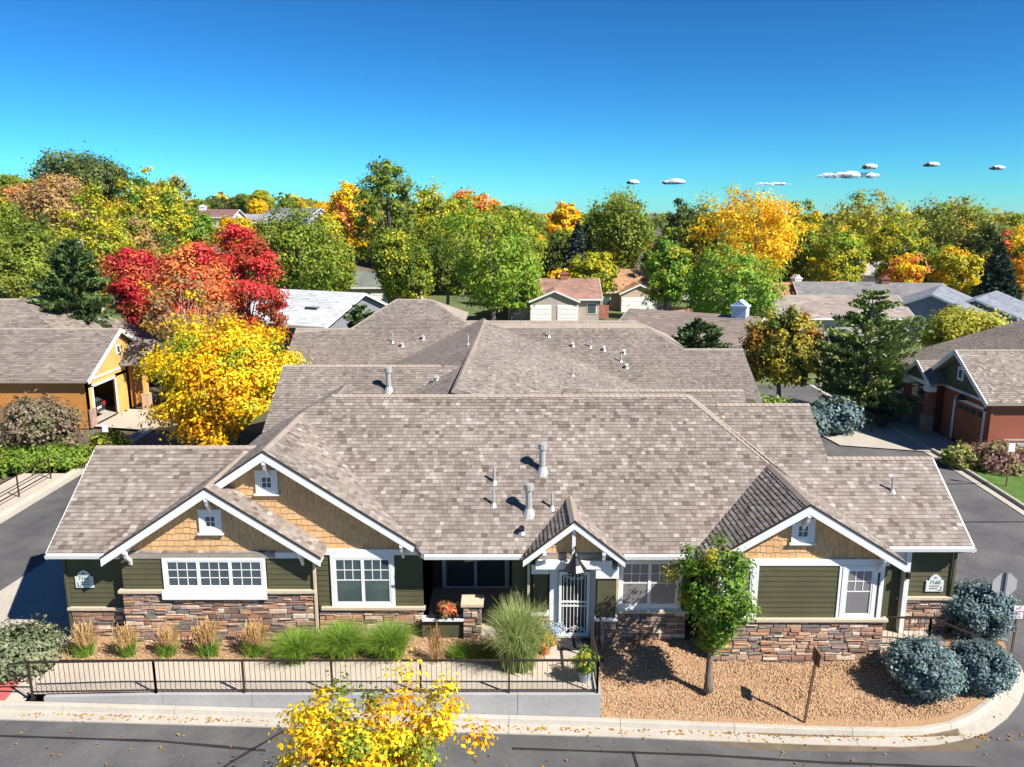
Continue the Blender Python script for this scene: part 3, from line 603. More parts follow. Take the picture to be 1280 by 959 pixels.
for i,(k,px,py,f) in enumerate((('pipe',563,283+145,rf),('hood',529,424,rf),('hood',503,433,rf),('pipe',491,428,rf),('pipe',686,421,rf),('hood',716,433,rf),('pipe',738,434,rf),('hood',755,438,rf),('hood',780,442,rf),('pipe',776,452,rf),('hood',783,460,rf),('pipe',716,470,cR),('hood',546,476,cL),('hood',524,482,cL),('pipe',585,431,cL))):
    rv(k,px,py,f,'small %s on the rear roof slopes beyond the main ridge'%('thin vent pipe' if k=='pipe' else 'round hooded vent'))
for o in COL.objects:
    if o.name.startswith('roof_vent') and 'rear roof' in o.get('label',''): o['group']='vents on the rear roofs'
# ---------------------------------------------------------------- railing on the retaining wall
RL=thing('walkway_railing',(-5.,19.36,0),'long bronze metal railing with vertical pickets on the front retaining wall','railing')
def rail_run(root,pts,h=.98,post_every=2.35,pick=.135,pr=.0055,low=.1,ends=True):
    """straight run of railing between points (x,y,z): posts, rails and pickets, each its own part"""
    for a,b in zip(pts[:-1],pts[1:]):
        a=Vector(a);b=Vector(b);L=(b-a).length;n=max(1,round(L/post_every)); U=Vector((0,0,1))
        MB().beam(a+U*h,b+U*h,.05,.045).build('top_rail',M['bronze'],root); MB().beam(a+U*low,b+U*low,.035,.03).build('bottom_rail',M['bronze'],root)
        for i in range(n+1):
            p=a.lerp(b,i/n); mb=MB().beam(p-U*.12,p+U*(h-.02),.05,.05,(1,0,0)); mb.beam(p-U*.12,p-U*.08,.11,.11,(1,0,0)); mb.build('post',M['bronze'],root)
        if pick:
            m=max(1,round(L/pick))
            for i in range(1,m):
                p=a.lerp(b,i/m); MB().beam(p+U*low,p+U*h,pr*2,pr*2,(1,0,0)).build('picket',M['bronze'],root)
rail_run(RL,[(-12.95,19.36,-.06),(-9.6,19.36,.0),(2.3,19.36,.0)])
rail_run(RL,[(2.3,19.36,0),(2.3,21.1,0)],post_every=1.8)
MB().beam((-12.97,19.36,.92),(-13.5,19.36,.86),.04,.04).beam((-13.5,19.36,.86),(-13.5,19.36,.55),.04,.04,(1,0,0)).beam((-13.5,19.36,.55),(-12.97,19.36,.5),.04,.04).build('rail_return',M['bronze'],RL)
PR=thing('entry_handrail',(2.5,21.8,0),'short black handrail beside the entry door mat','railing'); rail_run(PR,[(2.62,21.15,.0),(2.62,21.95,.0)],.9,.8,0)
SR=thing('side_porch_railing',(11.8,21.95,-.12),'bronze porch railing with pickets beside the blue spruces','railing'); rail_run(SR,[(10.98,21.95,-.12),(12.55,21.95,-.12)],.95,1.6,.15); rail_run(SR,[(12.55,21.95,-.12),(14.2,21.7,-.75)],.95,1.9,0)
NR=thing('lane_railing',(-22.6,33,0),'brown pipe railing by the hedge across the lane','railing')
rail_run(NR,[(-22.5,29.5,-.05),(-22.5,37.2,-.05)],1.05,2.3,0,low=.3); MB().beam((-22.5,29.5,.6),(-22.5,37.2,.6),.035,.03).build('middle_rail',M['bronze'],NR)
# ---------------------------------------------------------------- signs and posts
FLAT={}
def flat(col):
    if col not in FLAT:
        m,N,L,b=nodes('sign_paint'); b.inputs['Base Color'].default_value=(*col,1); b.inputs['Roughness'].default_value=.5; FLAT[col]=m
    return FLAT[col]
def text(name,body,loc,size,col,parent,rot=(R(90),0,0)):
    cu=bpy.data.curves.new(name,'FONT'); cu.body=body; cu.size=size; cu.align_x='CENTER'; cu.extrude=.002
    tmp=bpy.data.objects.new(name,cu); COL.objects.link(tmp); dg=bpy.context.evaluated_depsgraph_get(); me=bpy.data.meshes.new_from_object(tmp.evaluated_get(dg)); bpy.data.objects.remove(tmp)
    me.transform(Matrix.Translation(Vector(loc)-org(parent))@Matrix.Rotation(rot[2],4,'Z')@Matrix.Rotation(rot[0],4,'X')); me.materials.clear()
    return link_mesh(name,me,flat(col),parent)
def address(x,y,z,label,arrow):
    t=thing('address_sign',(x,y,z),label,'sign'); w=.27
    poly=[(-w,0),(w,0),(w,.36),(w*.72,.36),(w*.62,.46),(w*.3,.54),(0,.57),(-w*.3,.54),(-w*.62,.46),(-w*.72,.36),(-w,.36)]
    MB().prism([(x+a,y,z+b) for a,b in poly],(0,.03,0)).build('plaque',mat('cream_plaque',(.62,.66,.62),.6,.05,3),t)
    text('house_number','7160',(x,y-.004,z+.25),.17,(.03,.03,.035),t)
    for row,(zz,segs) in enumerate(((.165,(.07,.05,.09,.04)),(.085,(.05,.1,.06)))):      # two lines of small print, too small to read in the photograph
        mb=MB(); xx=x-.16+(.06 if arrow<0 else 0)
        for w_ in segs: mb.box(xx,xx+w_,y-.004,y-.001,z+zz,z+zz+.04); xx+=w_+.016
        mb.build('small_print',flat((.2,.2,.2)),t)['kind']='stuff'
    MB().prism([(x-.05,y-.004,z+.44),(x+.05,y-.004,z+.44),(x,y-.004,z+.5)],(0,.003,0)).build('emblem',flat((.03,.03,.035)),t)
    a=arrow; MB().box(x+a*.2-.012,x+a*.2+.012,y-.004,y-.001,z+.04,z+.17).box(min(x+a*.2,x+a*.1),max(x+a*.2,x+a*.1),y-.0045,y-.001,z+.035,z+.055).build('arrow',flat((.03,.03,.035)),t)
address(-12.9,22.34,1.6,'pale 7160 address plaque on the shaded left wing wall by the garage apron',-1); address(13.08,22.89,1.2,'pale 7160 address plaque on the right wing wall above the stone',1)
p=thing('sign_post',(7.95,19.3,-.75),'rusty steel sign post seen edge-on, standing in the gravel','sign post')
MB().beam((7.93,19.3,-.9),(8.12,19.3,1.25),.06,.05,(0,1,0)).build('post',M['rust'],p); MB().prism([(8.085,19.05,.92),(8.085,19.55,.92),(8.115,19.55,1.3),(8.115,19.05,1.3)],(.012,0,0)).build('sign_plate',M['rust'],p)
p=thing('stop_sign',(15.0,22.5,-.5),'stop sign seen from behind, pale octagon on a grey post','stop sign')
MB().beam((15.0,22.5,-.8),(15.0,22.5,2.05),.06,.05,(0,1,0)).build('post',mat('grey_post',(.16,.16,.17),.5,.15,8),p)
MB().prism([(15.0+.4*math.cos(R(22.5+45*k)),22.535,1.6+.4*math.sin(R(22.5+45*k))) for k in range(8)],(0,.01,0)).build('sign_plate',mat('bare_aluminium',(.5,.48,.48),.4,.05,3,metal=.3),p)
def board_sign(x,y,z0,h,label,w=.3,bh=.42,red=True):
    p=thing('parking_sign',(x,y,z0),label,'sign'); MB().beam((x,y,z0-.3),(x,y,z0+h),.055,.045,(0,1,0)).build('post',M['rust'],p)
    MB().box(x-w/2,x+w/2,y-.05,y-.035,z0+h-bh,z0+h).build('sign_plate',flat((.78,.76,.78)),p)
    if red:
        text('sign_text','NO',(x,y-.052,z0+h-.12),.1,(.5,.04,.06),p); text('sign_text','PARKING',(x,y-.052,z0+h-.21),.075,(.5,.04,.06),p); text('sign_text','FIRE',(x,y-.052,z0+h-.3),.075,(.4,.1,.3),p); text('sign_text','LANE',(x,y-.052,z0+h-.39),.075,(.4,.1,.3),p)
board_sign(15.35,22.3,-.5,1.55,'white no parking fire lane sign with red letters beside the stop sign')
board_sign(23.9,36.8,-.1,2.0,'white no parking sign on the lawn across the side street',red=False); board_sign(-21.2,40.3,0,1.9,'small white sign on a post by the yellow house',red=False)
# ---------------------------------------------------------------- foliage
def quads(name,V,C,mt,parent=None,base=None,smooth=False):
    """V: (n,4,3) quads, C: (n,3) colours"""
    n=len(V); me=bpy.data.meshes.new(name); me.vertices.add(n*4); me.vertices.foreach_set('co',np.ascontiguousarray(V.reshape(-1),dtype=np.float32))
    me.loops.add(n*4); me.loops.foreach_set('vertex_index',np.arange(n*4,dtype=np.int32)); me.polygons.add(n); me.polygons.foreach_set('loop_start',np.arange(0,n*4,4,dtype=np.int32))
    at=me.attributes.new('lc','FLOAT_COLOR','FACE'); c=np.ones((n,4),dtype=np.float32); c[:,:3]=np.clip(C,.003,1); at.data.foreach_set('color',c.reshape(-1)); me.update(calc_edges=True); me.materials.append(mt)
    return me
def unit(a): return a/np.maximum(1e-6,np.linalg.norm(a,axis=-1,keepdims=True))
def leafset(rg,P,Nrm,size,aspect=1.6,jit=.35):
    """one bent rhombus per point; Nrm is the preferred facing"""
    n=len(P); N=unit(Nrm+rg.normal(0,.55,(n,3))); T=unit(np.cross(N,rg.normal(0,1,(n,3)))); B=np.cross(N,T); s=(size*rg.uniform(1-jit,1+jit,(n,1)))
    a=T*s*aspect*.5; b=B*s*.5
    return np.stack([P-a,P+b*.9+N*s*.12,P+a-N*s*.1,P-b*.9+N*s*.12],1)
def crown_mesh(seed,rx,rz,zc,palette,nclump=90,per=150,leaf=.17,cr=.75,shape='round',lobes=.28,fill=.5,weights=None,jc=.16,hgrad=None):
    """crown made of leaf clumps spread through an uneven volume. palette: list of rgb"""
    rg=np.random.default_rng(seed); d=unit(rg.normal(0,1,(nclump,3))); L=unit(rg.normal(0,1,(9,3))); A=rg.uniform(-1,1,9)
    lob=1+lobes*np.tanh((np.maximum(0,d@L.T)**3@A)*1.2); r=rg.uniform(fill,1,(nclump,1))**.6*lob[:,None]
    C=d*r
    if shape=='vase': k=np.clip((C[:,2]+1)/1.4,.25,1)[:,None]; C[:,:2]*=k
    if shape=='column': C[:,:2]*=np.clip(1.05-np.abs(C[:,2:3])**2*.6,.3,1)
    if shape=='cone': C[:,2]=rg.uniform(-1,1,nclump); k=np.clip((1-C[:,2:3])/2,.04,1)**.85; C[:,:2]=unit(C[:,:2])*k*rg.uniform(.35,1,(nclump,1))
    C=C*np.array([rx,rx,rz])+np.array([0,0,zc]); low=zc-rz*.8; C[:,2]=np.where(C[:,2]<low,low+(low-C[:,2])*.3,C[:,2])
    pal=np.array(palette); w=np.array(weights if weights else [1]*len(pal),float); w/=w.sum()
    ci=pal[rg.choice(len(pal),nclump,p=w)]
    if hgrad is not None:
        t=np.clip((C[:,2:3]-(zc-rz))/(2*rz)+rg.normal(0,.18,(nclump,1)),0,1); ci=ci*(1-t)+np.array(hgrad)*t
    n=nclump*per; off=rg.normal(0,1,(nclump,per,3)); off=off*.5*cr*rg.uniform(.6,1.35,(nclump,1,1))*np.array([1,1,.75])
    P=(C[:,None]+off).reshape(-1,3); ctr=np.array([0,0,zc]); out=unit(off).reshape(-1,3)*.8+unit(P-ctr)*.6+np.array([0,0,.5])
    V=leafset(rg,P,out,leaf); col=np.repeat(ci,per,0)*np.exp(rg.normal(0,jc,(n,1)))*np.exp(rg.normal(0,.05,(n,3)))
    return V,col,C
def trunk_mb(C,h0,zc,rx,rt,seed,limbs=22,lean=0.):
    r=random.Random(seed); mb=MB(); top=zc+ (C[:,2].max()-zc)*.6
    pts=[Vector((lean*t*t+.06*rx*math.sin(3*t+seed),.05*rx*math.cos(2.3*t+seed),t*top)) for t in (0,.06,.25,.5,.75,1)]
    mb.tube(pts,[rt*1.45,rt*1.05,rt*.85,rt*.62,rt*.38,rt*.12],9)
    for i in r.sample(range(len(C)),min(limbs,len(C))):
        e=Vector(C[i]); t=max(.18,min(.85,(e.z/top)*r.uniform(.45,.7))); k=t*5; a=None
        tt=(0,.06,.25,.5,.75,1); 
        for q in range(5):
            if tt[q]<=t<=tt[q+1]: a=pts[q].lerp(pts[q+1],(t-tt[q])/(tt[q+1]-tt[q]))
        mid=a.lerp(e,.5)+Vector((r.uniform(-.1,.1)*rx,r.uniform(-.1,.1)*rx,.08*rx)); w=rt*.42*(1.05-t)
        mb.tube([a,a.lerp(mid,.5)+Vector((0,0,-.02*rx)),mid,e],[w,w*.8,w*.55,w*.16],6)
    return mb
TREEMESH={}
def tree(name,loc,label,cat='tree',group=None,key=None,rot=None,scale=1.,h=8,rx=4,base=1.5,palette=((.1,.2,.02),),bark='bark',rt=None,lean=0,limbs=22,mt='leaf',**kw):
    """tapered trunk with limbs and a leaf-clump crown; trees with the same key share mesh data"""
    key=key or name+str(loc)
    if key not in TREEMESH:
        rz=(h-base)/2; zc=base+rz; seed=abs(hash(key))%1000 if False else sum(map(ord,key))%997
        V,c,C=crown_mesh(seed,rx*.86,rz*.9,zc,palette,**kw); me=quads('crown',V,c,M[mt])
        mb=trunk_mb(C,base,zc,rx,rt or max(.09,h*.022),seed,limbs,lean); tm=bpy.data.meshes.new('trunk'); tm.from_pydata([tuple(p) for p in mb.v],[],mb.f); tm.polygons.foreach_set('use_smooth',[True]*len(tm.polygons)); tm.materials.append(M[bark]); TREEMESH[key]=(me,tm)
    me,tm=TREEMESH[key]; t=thing(name,loc,label,cat,group); t.rotation_euler.z=rot if rot is not None else rnd.random()*6.3; t.scale=(scale,)*3 if not isinstance(scale,tuple) else scale
    link_mesh('crown',me,None,t); link_mesh('trunk',tm,None,t); return t
def at(px,Y): # ground position under a picture column at distance Y
    dep=Y*math.cos(PITCH)+CAMH*math.sin(PITCH)*.6; x=(px-640)/FPX*dep; return (x,Y,G(x,Y)-.1)
YEL=[(.70,.40,.010),(.78,.50,.02),(.62,.33,.01)]; YG=[(.34,.34,.025),(.44,.38,.02),(.22,.27,.025)]; GRN=[(.16,.21,.022),(.21,.26,.026),(.11,.16,.02)]; BGR=[(.17,.29,.03),(.22,.33,.035),(.13,.23,.03)]; DGR=[(.085,.12,.025),(.12,.15,.03),(.06,.09,.025)]; RED=[(.45,.025,.045),(.52,.05,.05),(.34,.02,.03)]; ORG_=[(.55,.17,.045),(.6,.24,.07),(.48,.13,.05)]; OLV=[(.27,.25,.035),(.2,.21,.03),(.36,.29,.035)]; TANL=[(.34,.22,.09),(.3,.2,.1),(.4,.26,.08)]
PIN=[(.06,.105,.03),(.085,.13,.035),(.045,.08,.03)]; BLU=[(.1,.15,.15),(.145,.205,.2),(.065,.1,.1)]
BR=1.35
YEL,YG,GRN,BGR,DGR,RED,ORG_,OLV,TANL,PIN,BLU=[[tuple(min(.85,v*BR) for v in c) for c in q] for q in (YEL,YG,GRN,BGR,DGR,RED,ORG_,OLV,TANL,PIN,BLU)]
# near trees
tree('maple_tree',at(286,41.0),'bright yellow tree with a green patch, between the townhouse and the yellow house',h=8.0,rx=4.2,base=.8,palette=YEL+[(.3,.4,.03)],weights=[4,4,3,1.6],nclump=190,per=210,leaf=.13,cr=.8,lobes=.4,fill=.4)
tree('maple_tree',at(178,63),'crimson tree behind the yellow house',h=12.4,rx=2.9,base=2,palette=RED+ORG_[2:],nclump=120,per=170,leaf=.16,cr=.75,lobes=.45)
tree('maple_tree',at(246,58),'orange-red tree between the crimson tree and the red tree',h=12.0,rx=3.0,base=2,palette=ORG_+ORG_+RED[1:2],nclump=120,per=170,leaf=.16,cr=.75,lobes=.4)
tree('maple_tree',at(313,62),'red tree with an orange skirt beside the white-roofed house',h=12.0,rx=2.6,base=2,palette=RED[1:2]+[(.5,.09,.04),(.42,.12,.045)],nclump=110,per=170,leaf=.16,cr=.7,lobes=.45)
tree('ash_tree',at(238,52),'half-bare tree with pale twigs and orange leaves above the yellow tree',h=9,rx=3.8,base=2.5,palette=TANL+YEL[:1],nclump=70,per=45,leaf=.17,cr=.7,bark='bark_pale',limbs=60,shape='vase')
tree('pear_tree',(5.57,20.15,-.42),'small upright green tree with yellowing tips in the gravel bed',h=4.3,rx=1.3,base=1.0,palette=[(.13,.24,.025),(.17,.3,.03),(.1,.19,.02),(.45,.42,.03)],weights=[3,3,3,1.3],nclump=100,per=110,leaf=.07,cr=.28,shape='vase',rt=.1,fill=.3,lobes=.5)
tree('street_tree',(-2.75,13.6,-.75),'yellow and green tree rising in front of the street',h=5.15,rx=2.7,base=.8,palette=YEL+[(.2,.28,.03),(.3,.35,.03),(.6,.26,.03)],weights=[5,5,3,2,2,1],nclump=150,per=120,leaf=.068,cr=.34,shape='vase',rt=.1,bark='bark_pale',fill=.3,lobes=.5,limbs=50)
# back row trees, each with its own crown
spec=[(370,86,14.8,5.3,GRN,'round','broad green tree behind the white-roofed house'),(612,82,14.4,5.8,BGR[:2]+GRN[:2],'round','large round green tree beyond the rear roofs'),(492,90,11.6,4.4,GRN+YG[:1],'vase','spreading green tree in front of the house with two garage doors'),
 (485,122,21.5,5.0,GRN+DGR[1:2],'round','tall narrow cottonwood standing above the other trees'),(777,122,16.4,7.2,GRN+OLV[:1],'vase','broad cottonwood with a leaning trunk behind the brown-roofed house'),(945,108,16.4,7.6,YEL,'round','large golden yellow tree above the bright green tree'),(908,82,8.8,5.2,BGR,'round','bright green round tree below the large golden tree'),
 (978,52,7.2,3.0,OLV+[(.4,.2,.03)]+DGR[:1],'round','olive tree with orange tips beside the long-needled pine'),(1210,62,6.0,4.6,[(.5,.46,.05),(.58,.5,.06),(.4,.42,.05)],'round','yellow-green tree behind the red-sided house'),(1160,120,8.4,4.2,BGR[2:]+GRN[:1],'round','rounded green tree beside the golden hedge'),
 (1080,150,15.5,9,OLV+YG,'vase','olive and gold cottonwood spreading over the red-roofed house'),(1185,170,15.,10,OLV+GRN,'vase','wide olive cottonwood behind the tall spruce'),(818,120,7.6,2.6,BGR,'round','small bright green tree right of the brown-roofed house'),(855,140,15,4.8,DGR,'round','dark green tree between the cottonwood and the golden tree'),
 (545,130,17,6,YG+GRN[:1],'round','yellow-green tree right of the tall cottonwood'),(645,130,16,5.5,GRN+YG[:1],'round','green tree with yellow edges behind the round green tree'),(30,72,11.5,5.2,GRN+DGR[1:2]+OLV[1:2],'round','olive green tree above the house with solar panels'),(130,84,14.5,5,YG+OLV[:1],'column','yellow-green tree behind the dark pine'),
 (195,105,17.5,4.6,YG[:2]+BGR[2:],'round','bright yellow-green tree above the crimson tree'),(80,125,19,6.,TANL,'round','tan fading tree on the left hillside'),(110,190,26,11,DGR+[(.1,.13,.05)],'round','big dark tree crowning the left hilltop'),(705,185,15,4.5,YEL,'round','golden tree in the far belt behind the blue-green spruce'),(440,150,20,5,YEL[:2]+ORG_[1:2],'round','golden tree left of the tall cottonwood'),(596,210,20,6.5,ORG_[1:2]+YEL[2:],'round','orange tree on the skyline'),(700,112,5.6,2.2,YEL,'round','small golden tree beside the green house')]
spec+=[(420,104,10.5,4.2,GRN+OLV[:1],'round','green tree beside the cream house'),(330,98,12,4.6,OLV+GRN[:1],'round','olive tree on the slope behind the red tree'),(558,104,11,4,DGR+GRN[:1],'round','dark green tree behind the round green tree'),(655,112,9,3.4,GRN,'round','green tree left of the red-brown gabled roof'),(742,138,13,4.5,DGR,'round','dark tree behind the blue-green spruce'),(885,128,13,4.5,DGR+OLV[:1],'round','dark olive tree at the foot of the golden tree'),(1040,132,11,4.5,OLV+YEL[:1],'round','olive tree with golden patches over the maroon roof'),(1235,140,12,5,DGR+OLV[:1],'round','dark tree behind the tall spruce'),(1275,118,10,4,YEL+ORG_[:1],'round','golden orange tree at the edge of the spruce'),(62,98,12,4.5,DGR[:2]+GRN[:1],'round','olive tree behind the house with solar panels'),(5,100,14,5,GRN+OLV[:1],'round','green tree on the left slope'),(160,98,13.5,4.5,TANL+GRN[:1],'round','yellowing tree between the pine and the crimson tree'),(240,135,13,4,BGR[:1]+GRN[:1],'round','green tree below the hilltop houses'),(300,140,11.5,4,YEL[:1]+YG[:1],'round','golden tree below the orange-brown fence'),(1130,108,7,3.4,YEL+ORG_[1:2],'round','golden hedge-like tree behind the grey roof'),(985,118,11,4,GRN,'round','green tree under the golden tree')]
spec+=[(640,96,7.5,3.2,BGR[:2],'round','small bright green tree beside the red-brown gabled house'),(738,104,8,3.2,YG,'round','yellow-green tree between the two garage houses'),(835,100,9,3.4,BGR+YG[:1],'round','bright green tree right of the tan-roofed house'),(1050,112,10.5,4.2,YG+BGR[:1],'round','yellow-green tree behind the orange-red roof'),(1120,122,11.5,4.4,YG+GRN[:1],'round','yellow-green tree behind the grey-roofed house'),(1195,112,9.5,3.8,YG[:2]+YEL[:1],'round','yellowing tree beside the dark spruce'),(760,140,14,4.6,YG+GRN[:1],'round','yellow-green tree behind the broad cottonwood'),(995,140,13.5,4.8,YG+YEL[:1],'round','yellow-green tree right of the golden tree'),(865,112,11,3.8,GRN,'round','green tree above the bright green round tree'),(515,100,9,3.2,GRN+YG[:1],'round','green tree at the fence by the cream house'),(405,120,14,4.4,YG+GRN[:1],'round','yellow-green tree left of the tall cottonwood'),(575,125,14.5,4.6,YG+BGR[:1],'round','yellow-green tree over the large round green tree'),(1255,165,13,5.5,YG+OLV[:1],'round','yellow-green tree above the dark spruce')]
for px,Y,h,rx,pal,shp,lab in spec:
    tree('deciduous_tree',at(px,Y),lab,h=h-at(px,Y)[2],rx=rx,base=h*.16,palette=pal,nclump=int(95+rx*11),per=66 if Y>80 else 150,leaf=.0022*Y+.035,cr=.19*rx,shape=shp,lobes=.42,fill=.4)
def conifer(name,loc,label,h,r,palette,kind='spruce',seed=1,group=None,cat='tree',key=None,scale=1,leaf=.24,base=.3):
    """whorls of drooping branches clothed in needle sprays"""
    key=key or name+str(loc)
    if key not in TREEMESH:
        rg=np.random.default_rng(seed); Ps=[];Ds=[];mb=MB(); nl=int(h/(.3 if kind=='spruce' else .34))
        mb.tube([(0,0,0),(0,0,h*.5),(0,0,h*.97)],[h*.02+.05,h*.012+.03,.015],8)
        for i in range(nl):
            t=i/nl; z=base+t*(h-base)*.97; R0=r*((1-t)**.8 if kind=='spruce' else min(1,(1-t)*2.3+.16)*rg.uniform(.6,1.05)); nb=max(4,int(7+6*(1-t)))
            for b in range(nb):
                a=rg.random()*6.283; L=R0*rg.uniform(.72,1.08); d=np.array([math.cos(a),math.sin(a),(-.22 if kind=='spruce' else .25)]); e=np.array([0,0,z])+d*L
                if L>.5: mb.tube([(0,0,z),tuple(e)],[.012*h*.2+.012,.006],4,cap=False)
                m=int(10+L*26); s=rg.uniform(.15,1,m)**.7; p=np.array([0,0,z])+d*L*s[:,None]+rg.normal(0,1,(m,3))*np.array([.16,.16,.1])*(L*.45+.15)*(1.1-s[:,None]*.5); Ps.append(p); Ds.append(np.tile(d+np.array([0,0,.35]),(m,1)))
        P=np.concatenate(Ps); D=unit(np.concatenate(Ds)+rg.normal(0,.45,(len(P),3))); S=leaf*1.12*rg.uniform(.7,1.3,(len(P),1)); sd_=unit(np.cross(D,rg.normal(0,1,D.shape)))*S*.3
        V=np.stack([P-D*S*.5,P+sd_,P+D*S*.6,P-sd_],1); pal=np.array(palette); c=pal[rg.integers(0,len(pal),len(P))]*np.exp(rg.normal(0,.2,(len(P),1)))
        tm=bpy.data.meshes.new('trunk'); tm.from_pydata([tuple(p) for p in mb.v],[],mb.f); tm.materials.append(M['bark']); TREEMESH[key]=(quads('crown',V,c,M['needle']),tm)
    me,tm=TREEMESH[key]; t=thing(name,loc,label,cat,group); t.rotation_euler.z=rnd.random()*6; t.scale=(scale,)*3; link_mesh('crown',me,None,t); link_mesh('trunk',tm,None,t); return t
conifer('pine_tree',at(95,58),'dark pine behind the roof of the yellow house',11.4,3.0,PIN+[(.11,.15,.04)],'pine',1,leaf=.34)
conifer('pine_tree',at(1087,50),'long-needled green pine behind the parking court',8.6,3.3,[(.19,.25,.07),(.24,.3,.08),(.14,.19,.06)],'pine',2,leaf=.24)
conifer('pine_tree',at(875,57),'small pine in front of the house with the pale blue chimney',5.8,2.2,PIN,'pine',3,leaf=.26)
conifer('pine_tree',at(452,60),'bushy pine at the edge of the white roof',6.4,2.2,PIN+[(.1,.17,.04)],'pine',4,leaf=.26)
conifer('spruce_tree',at(1248,100),'tall dark spruce beside the blue-grey house',10.8,4.,[(.045,.08,.05),(.06,.10,.06),(.035,.06,.04)],'spruce',5,leaf=.36)
conifer('spruce_tree',at(722,116),'blue-green spruce beside the leaning cottonwood',12.5,3,[(.07,.10,.085),(.09,.12,.1)],'spruce',6,leaf=.36)
conifer('spruce_tree',at(1012,125),'dark spruce under the olive and gold cottonwood',10.5,3.2,DGR,'spruce',7,leaf=.36)
# far belt: individual trees sharing a few crowns
farpal=[('far_green',GRN),('far_yellow',YEL),('far_olive',OLV),('far_dark',DGR),('far_yg',YG),('far_tan',TANL+ORG_[1:2])]; names={'far_green':'green','far_yellow':'golden','far_olive':'olive','far_dark':'dark green','far_yg':'yellow-green','far_tan':'tan orange'}
rf_=random.Random(11)
for i in range(300):
    k,pal=rf_.choices(farpal,[5,3,2.6,2.4,3.2,2])[0]; Y=rf_.choice((rf_.uniform(126,190),rf_.uniform(126,210),rf_.uniform(160,330),rf_.uniform(250,620))); px=rf_.uniform(-60,1340); loc=at(px,Y); 
    if 220<px<440 and Y<205: continue
    if Y<200 and any(abs(px-q[0])<q[3]*5 and abs(Y-q[1])<25 for q in spec): continue
    s=rf_.uniform(.55,1.05)*.9; s=s*.72 if (px>950 or px<420) and Y>190 else s
    tree('distant_tree',loc,'%s tree in the distant belt of trees'%names[k],group='distant %s trees'%names[k],key=k,scale=s,h=14,rx=6,base=2,palette=pal,nclump=190,per=75,leaf=.4,cr=1.15,lobes=.45,fill=.4)
# far wood beyond: reads as one mass
def far_wood():
    rg=np.random.default_rng(5); n=1000; Y=480+rg.random(n)**1.6*2600; X=rg.uniform(-.75,.75,n)*Y; Vs=[];Cs=[]; pal=np.array(GRN+OLV+DGR+YG+YEL[:1])
    for x,y in zip(X,Y):
        z=G(x,y); r=rg.uniform(4,8); m=70; d=unit(rg.normal(0,1,(m,3))); d[:,2]=np.abs(d[:,2])*1.3-.2; P=np.array([x,y,z+r*.7])+d*r*rg.uniform(.7,1.05,(m,1)); c=pal[rg.integers(len(pal))]
        Vs.append(leafset(rg,P,d,2.6)); Cs.append(np.tile(c,(m,1))*np.exp(rg.normal(0,.15,(m,1))))
    me=quads('distant_wood',np.concatenate(Vs),np.concatenate(Cs),M['leaf']); o=link_mesh('distant_wood',me,None); tag(o,'far-off wooded plain stretching to the horizon','wood',kind='stuff')
far_wood()
# ---------------------------------------------------------------- neighbouring houses
M['yellow']=mat('yellow_siding',(.66,.40,.12),.65,.1,1.2,fine=.05); M['orange']=mat('orange_siding',(.5,.22,.05),.65,.1,1.2,fine=.05); M['red']=mat('red_brown_siding',(.27,.075,.04),.65,.1,1.2,fine=.05)
M['dgreen']=mat('dark_olive_gable',(.09,.095,.06),.65,.1,2); M['doorred']=mat('rust_garage_door',(.33,.11,.05),.6,.1,1.5); M['brick']=mat('brick_wall',(.3,.12,.08),.85,.3,6)
def quadpart(name,m,parent,pts,vec): return MB().prism(pts,vec).build(name,M[m] if isinstance(m,str) else m,parent)
# left neighbour
LN=thing('yellow_house',(-30,48,-.1),'yellow house with brown shingle roof and open garage across the lane','house')
lf=plane((0,46.7,2.85),0,.54); roof_slope(LN,[(-48,46.7),(-25.3,46.7),(-25.3,51.3),(-48,51.3)],lf,seed=41,tabw=(.2,.45),expo=.17,mt=SF); roof_slope(LN,[(-48,51.3),(-25.3,51.3),(-25.3,56),(-48,56)],plane((0,51.3,lf(0,51.3)),0,-.54),seed=42,tabw=(.3,.6),expo=.25,mt=SF)
roof_slope(LN,[(-62,49),(-26.2,49),(-34.5,56),(-62,56)],plane((0,56,6.75),0,.5),seed=43,tabw=(.2,.45),expo=.2,mt=SF); roof_slope(LN,[(-34.5,56),(-26.2,49),(-26.2,60),(-34.5,60)],plane((-34.5,56,6.75),-.42,0),seed=44,tabw=(.2,.45),expo=.2,mt='shingle')
caps(LN,(-48,51.3,lf(0,51.3)),(-25.3,51.3,lf(0,51.3))); caps(LN,(-62,56,6.75),(-34.5,56,6.75))
for q in ((-48,-25.6,47.1,47.2,-.2,2.75),(-48,-25.6,55,55.1,-.2,2.75),(-33,-32.9,47.2,55,-.2,2.75)): MB().box(*q).build('wall',M['orange'],LN)
gx=-25.6
for y0,y1,z0,z1,m in ((47.1,47.65,-.2,2.5,'yellow'),(50.5,52,-.2,2.5,'yellow'),(47.1,52,2.3,2.75,'yellow')): MB().box(gx-.15,gx,y0,y1,z0,z1).build('garage_wall',M[m],LN)
MB().prism([(gx,47.0,2.75),(gx,55.4,2.75),(gx,51.3,5.1)],(-.15,0,0)).build('gable_wall',M['yellow'],LN)
for y0,y1,z0,z1 in ((47.55,47.7,0,2.35),(50.4,50.55,0,2.35),(47.55,50.55,2.25,2.4),(46.9,52.2,2.7,2.82)): MB().box(gx,gx+.04,y0,y1,z0,z1).build('trim_board',M['white'],LN)
for a,b in (((46.65,2.82),(51.3,5.33)),((51.3,5.33),(56,2.8))): MB().beam((gx+.32,a[0],a[1]-.1),(gx+.32,b[0],b[1]-.1),.06,.24).build('rake_board',M['white'],LN)
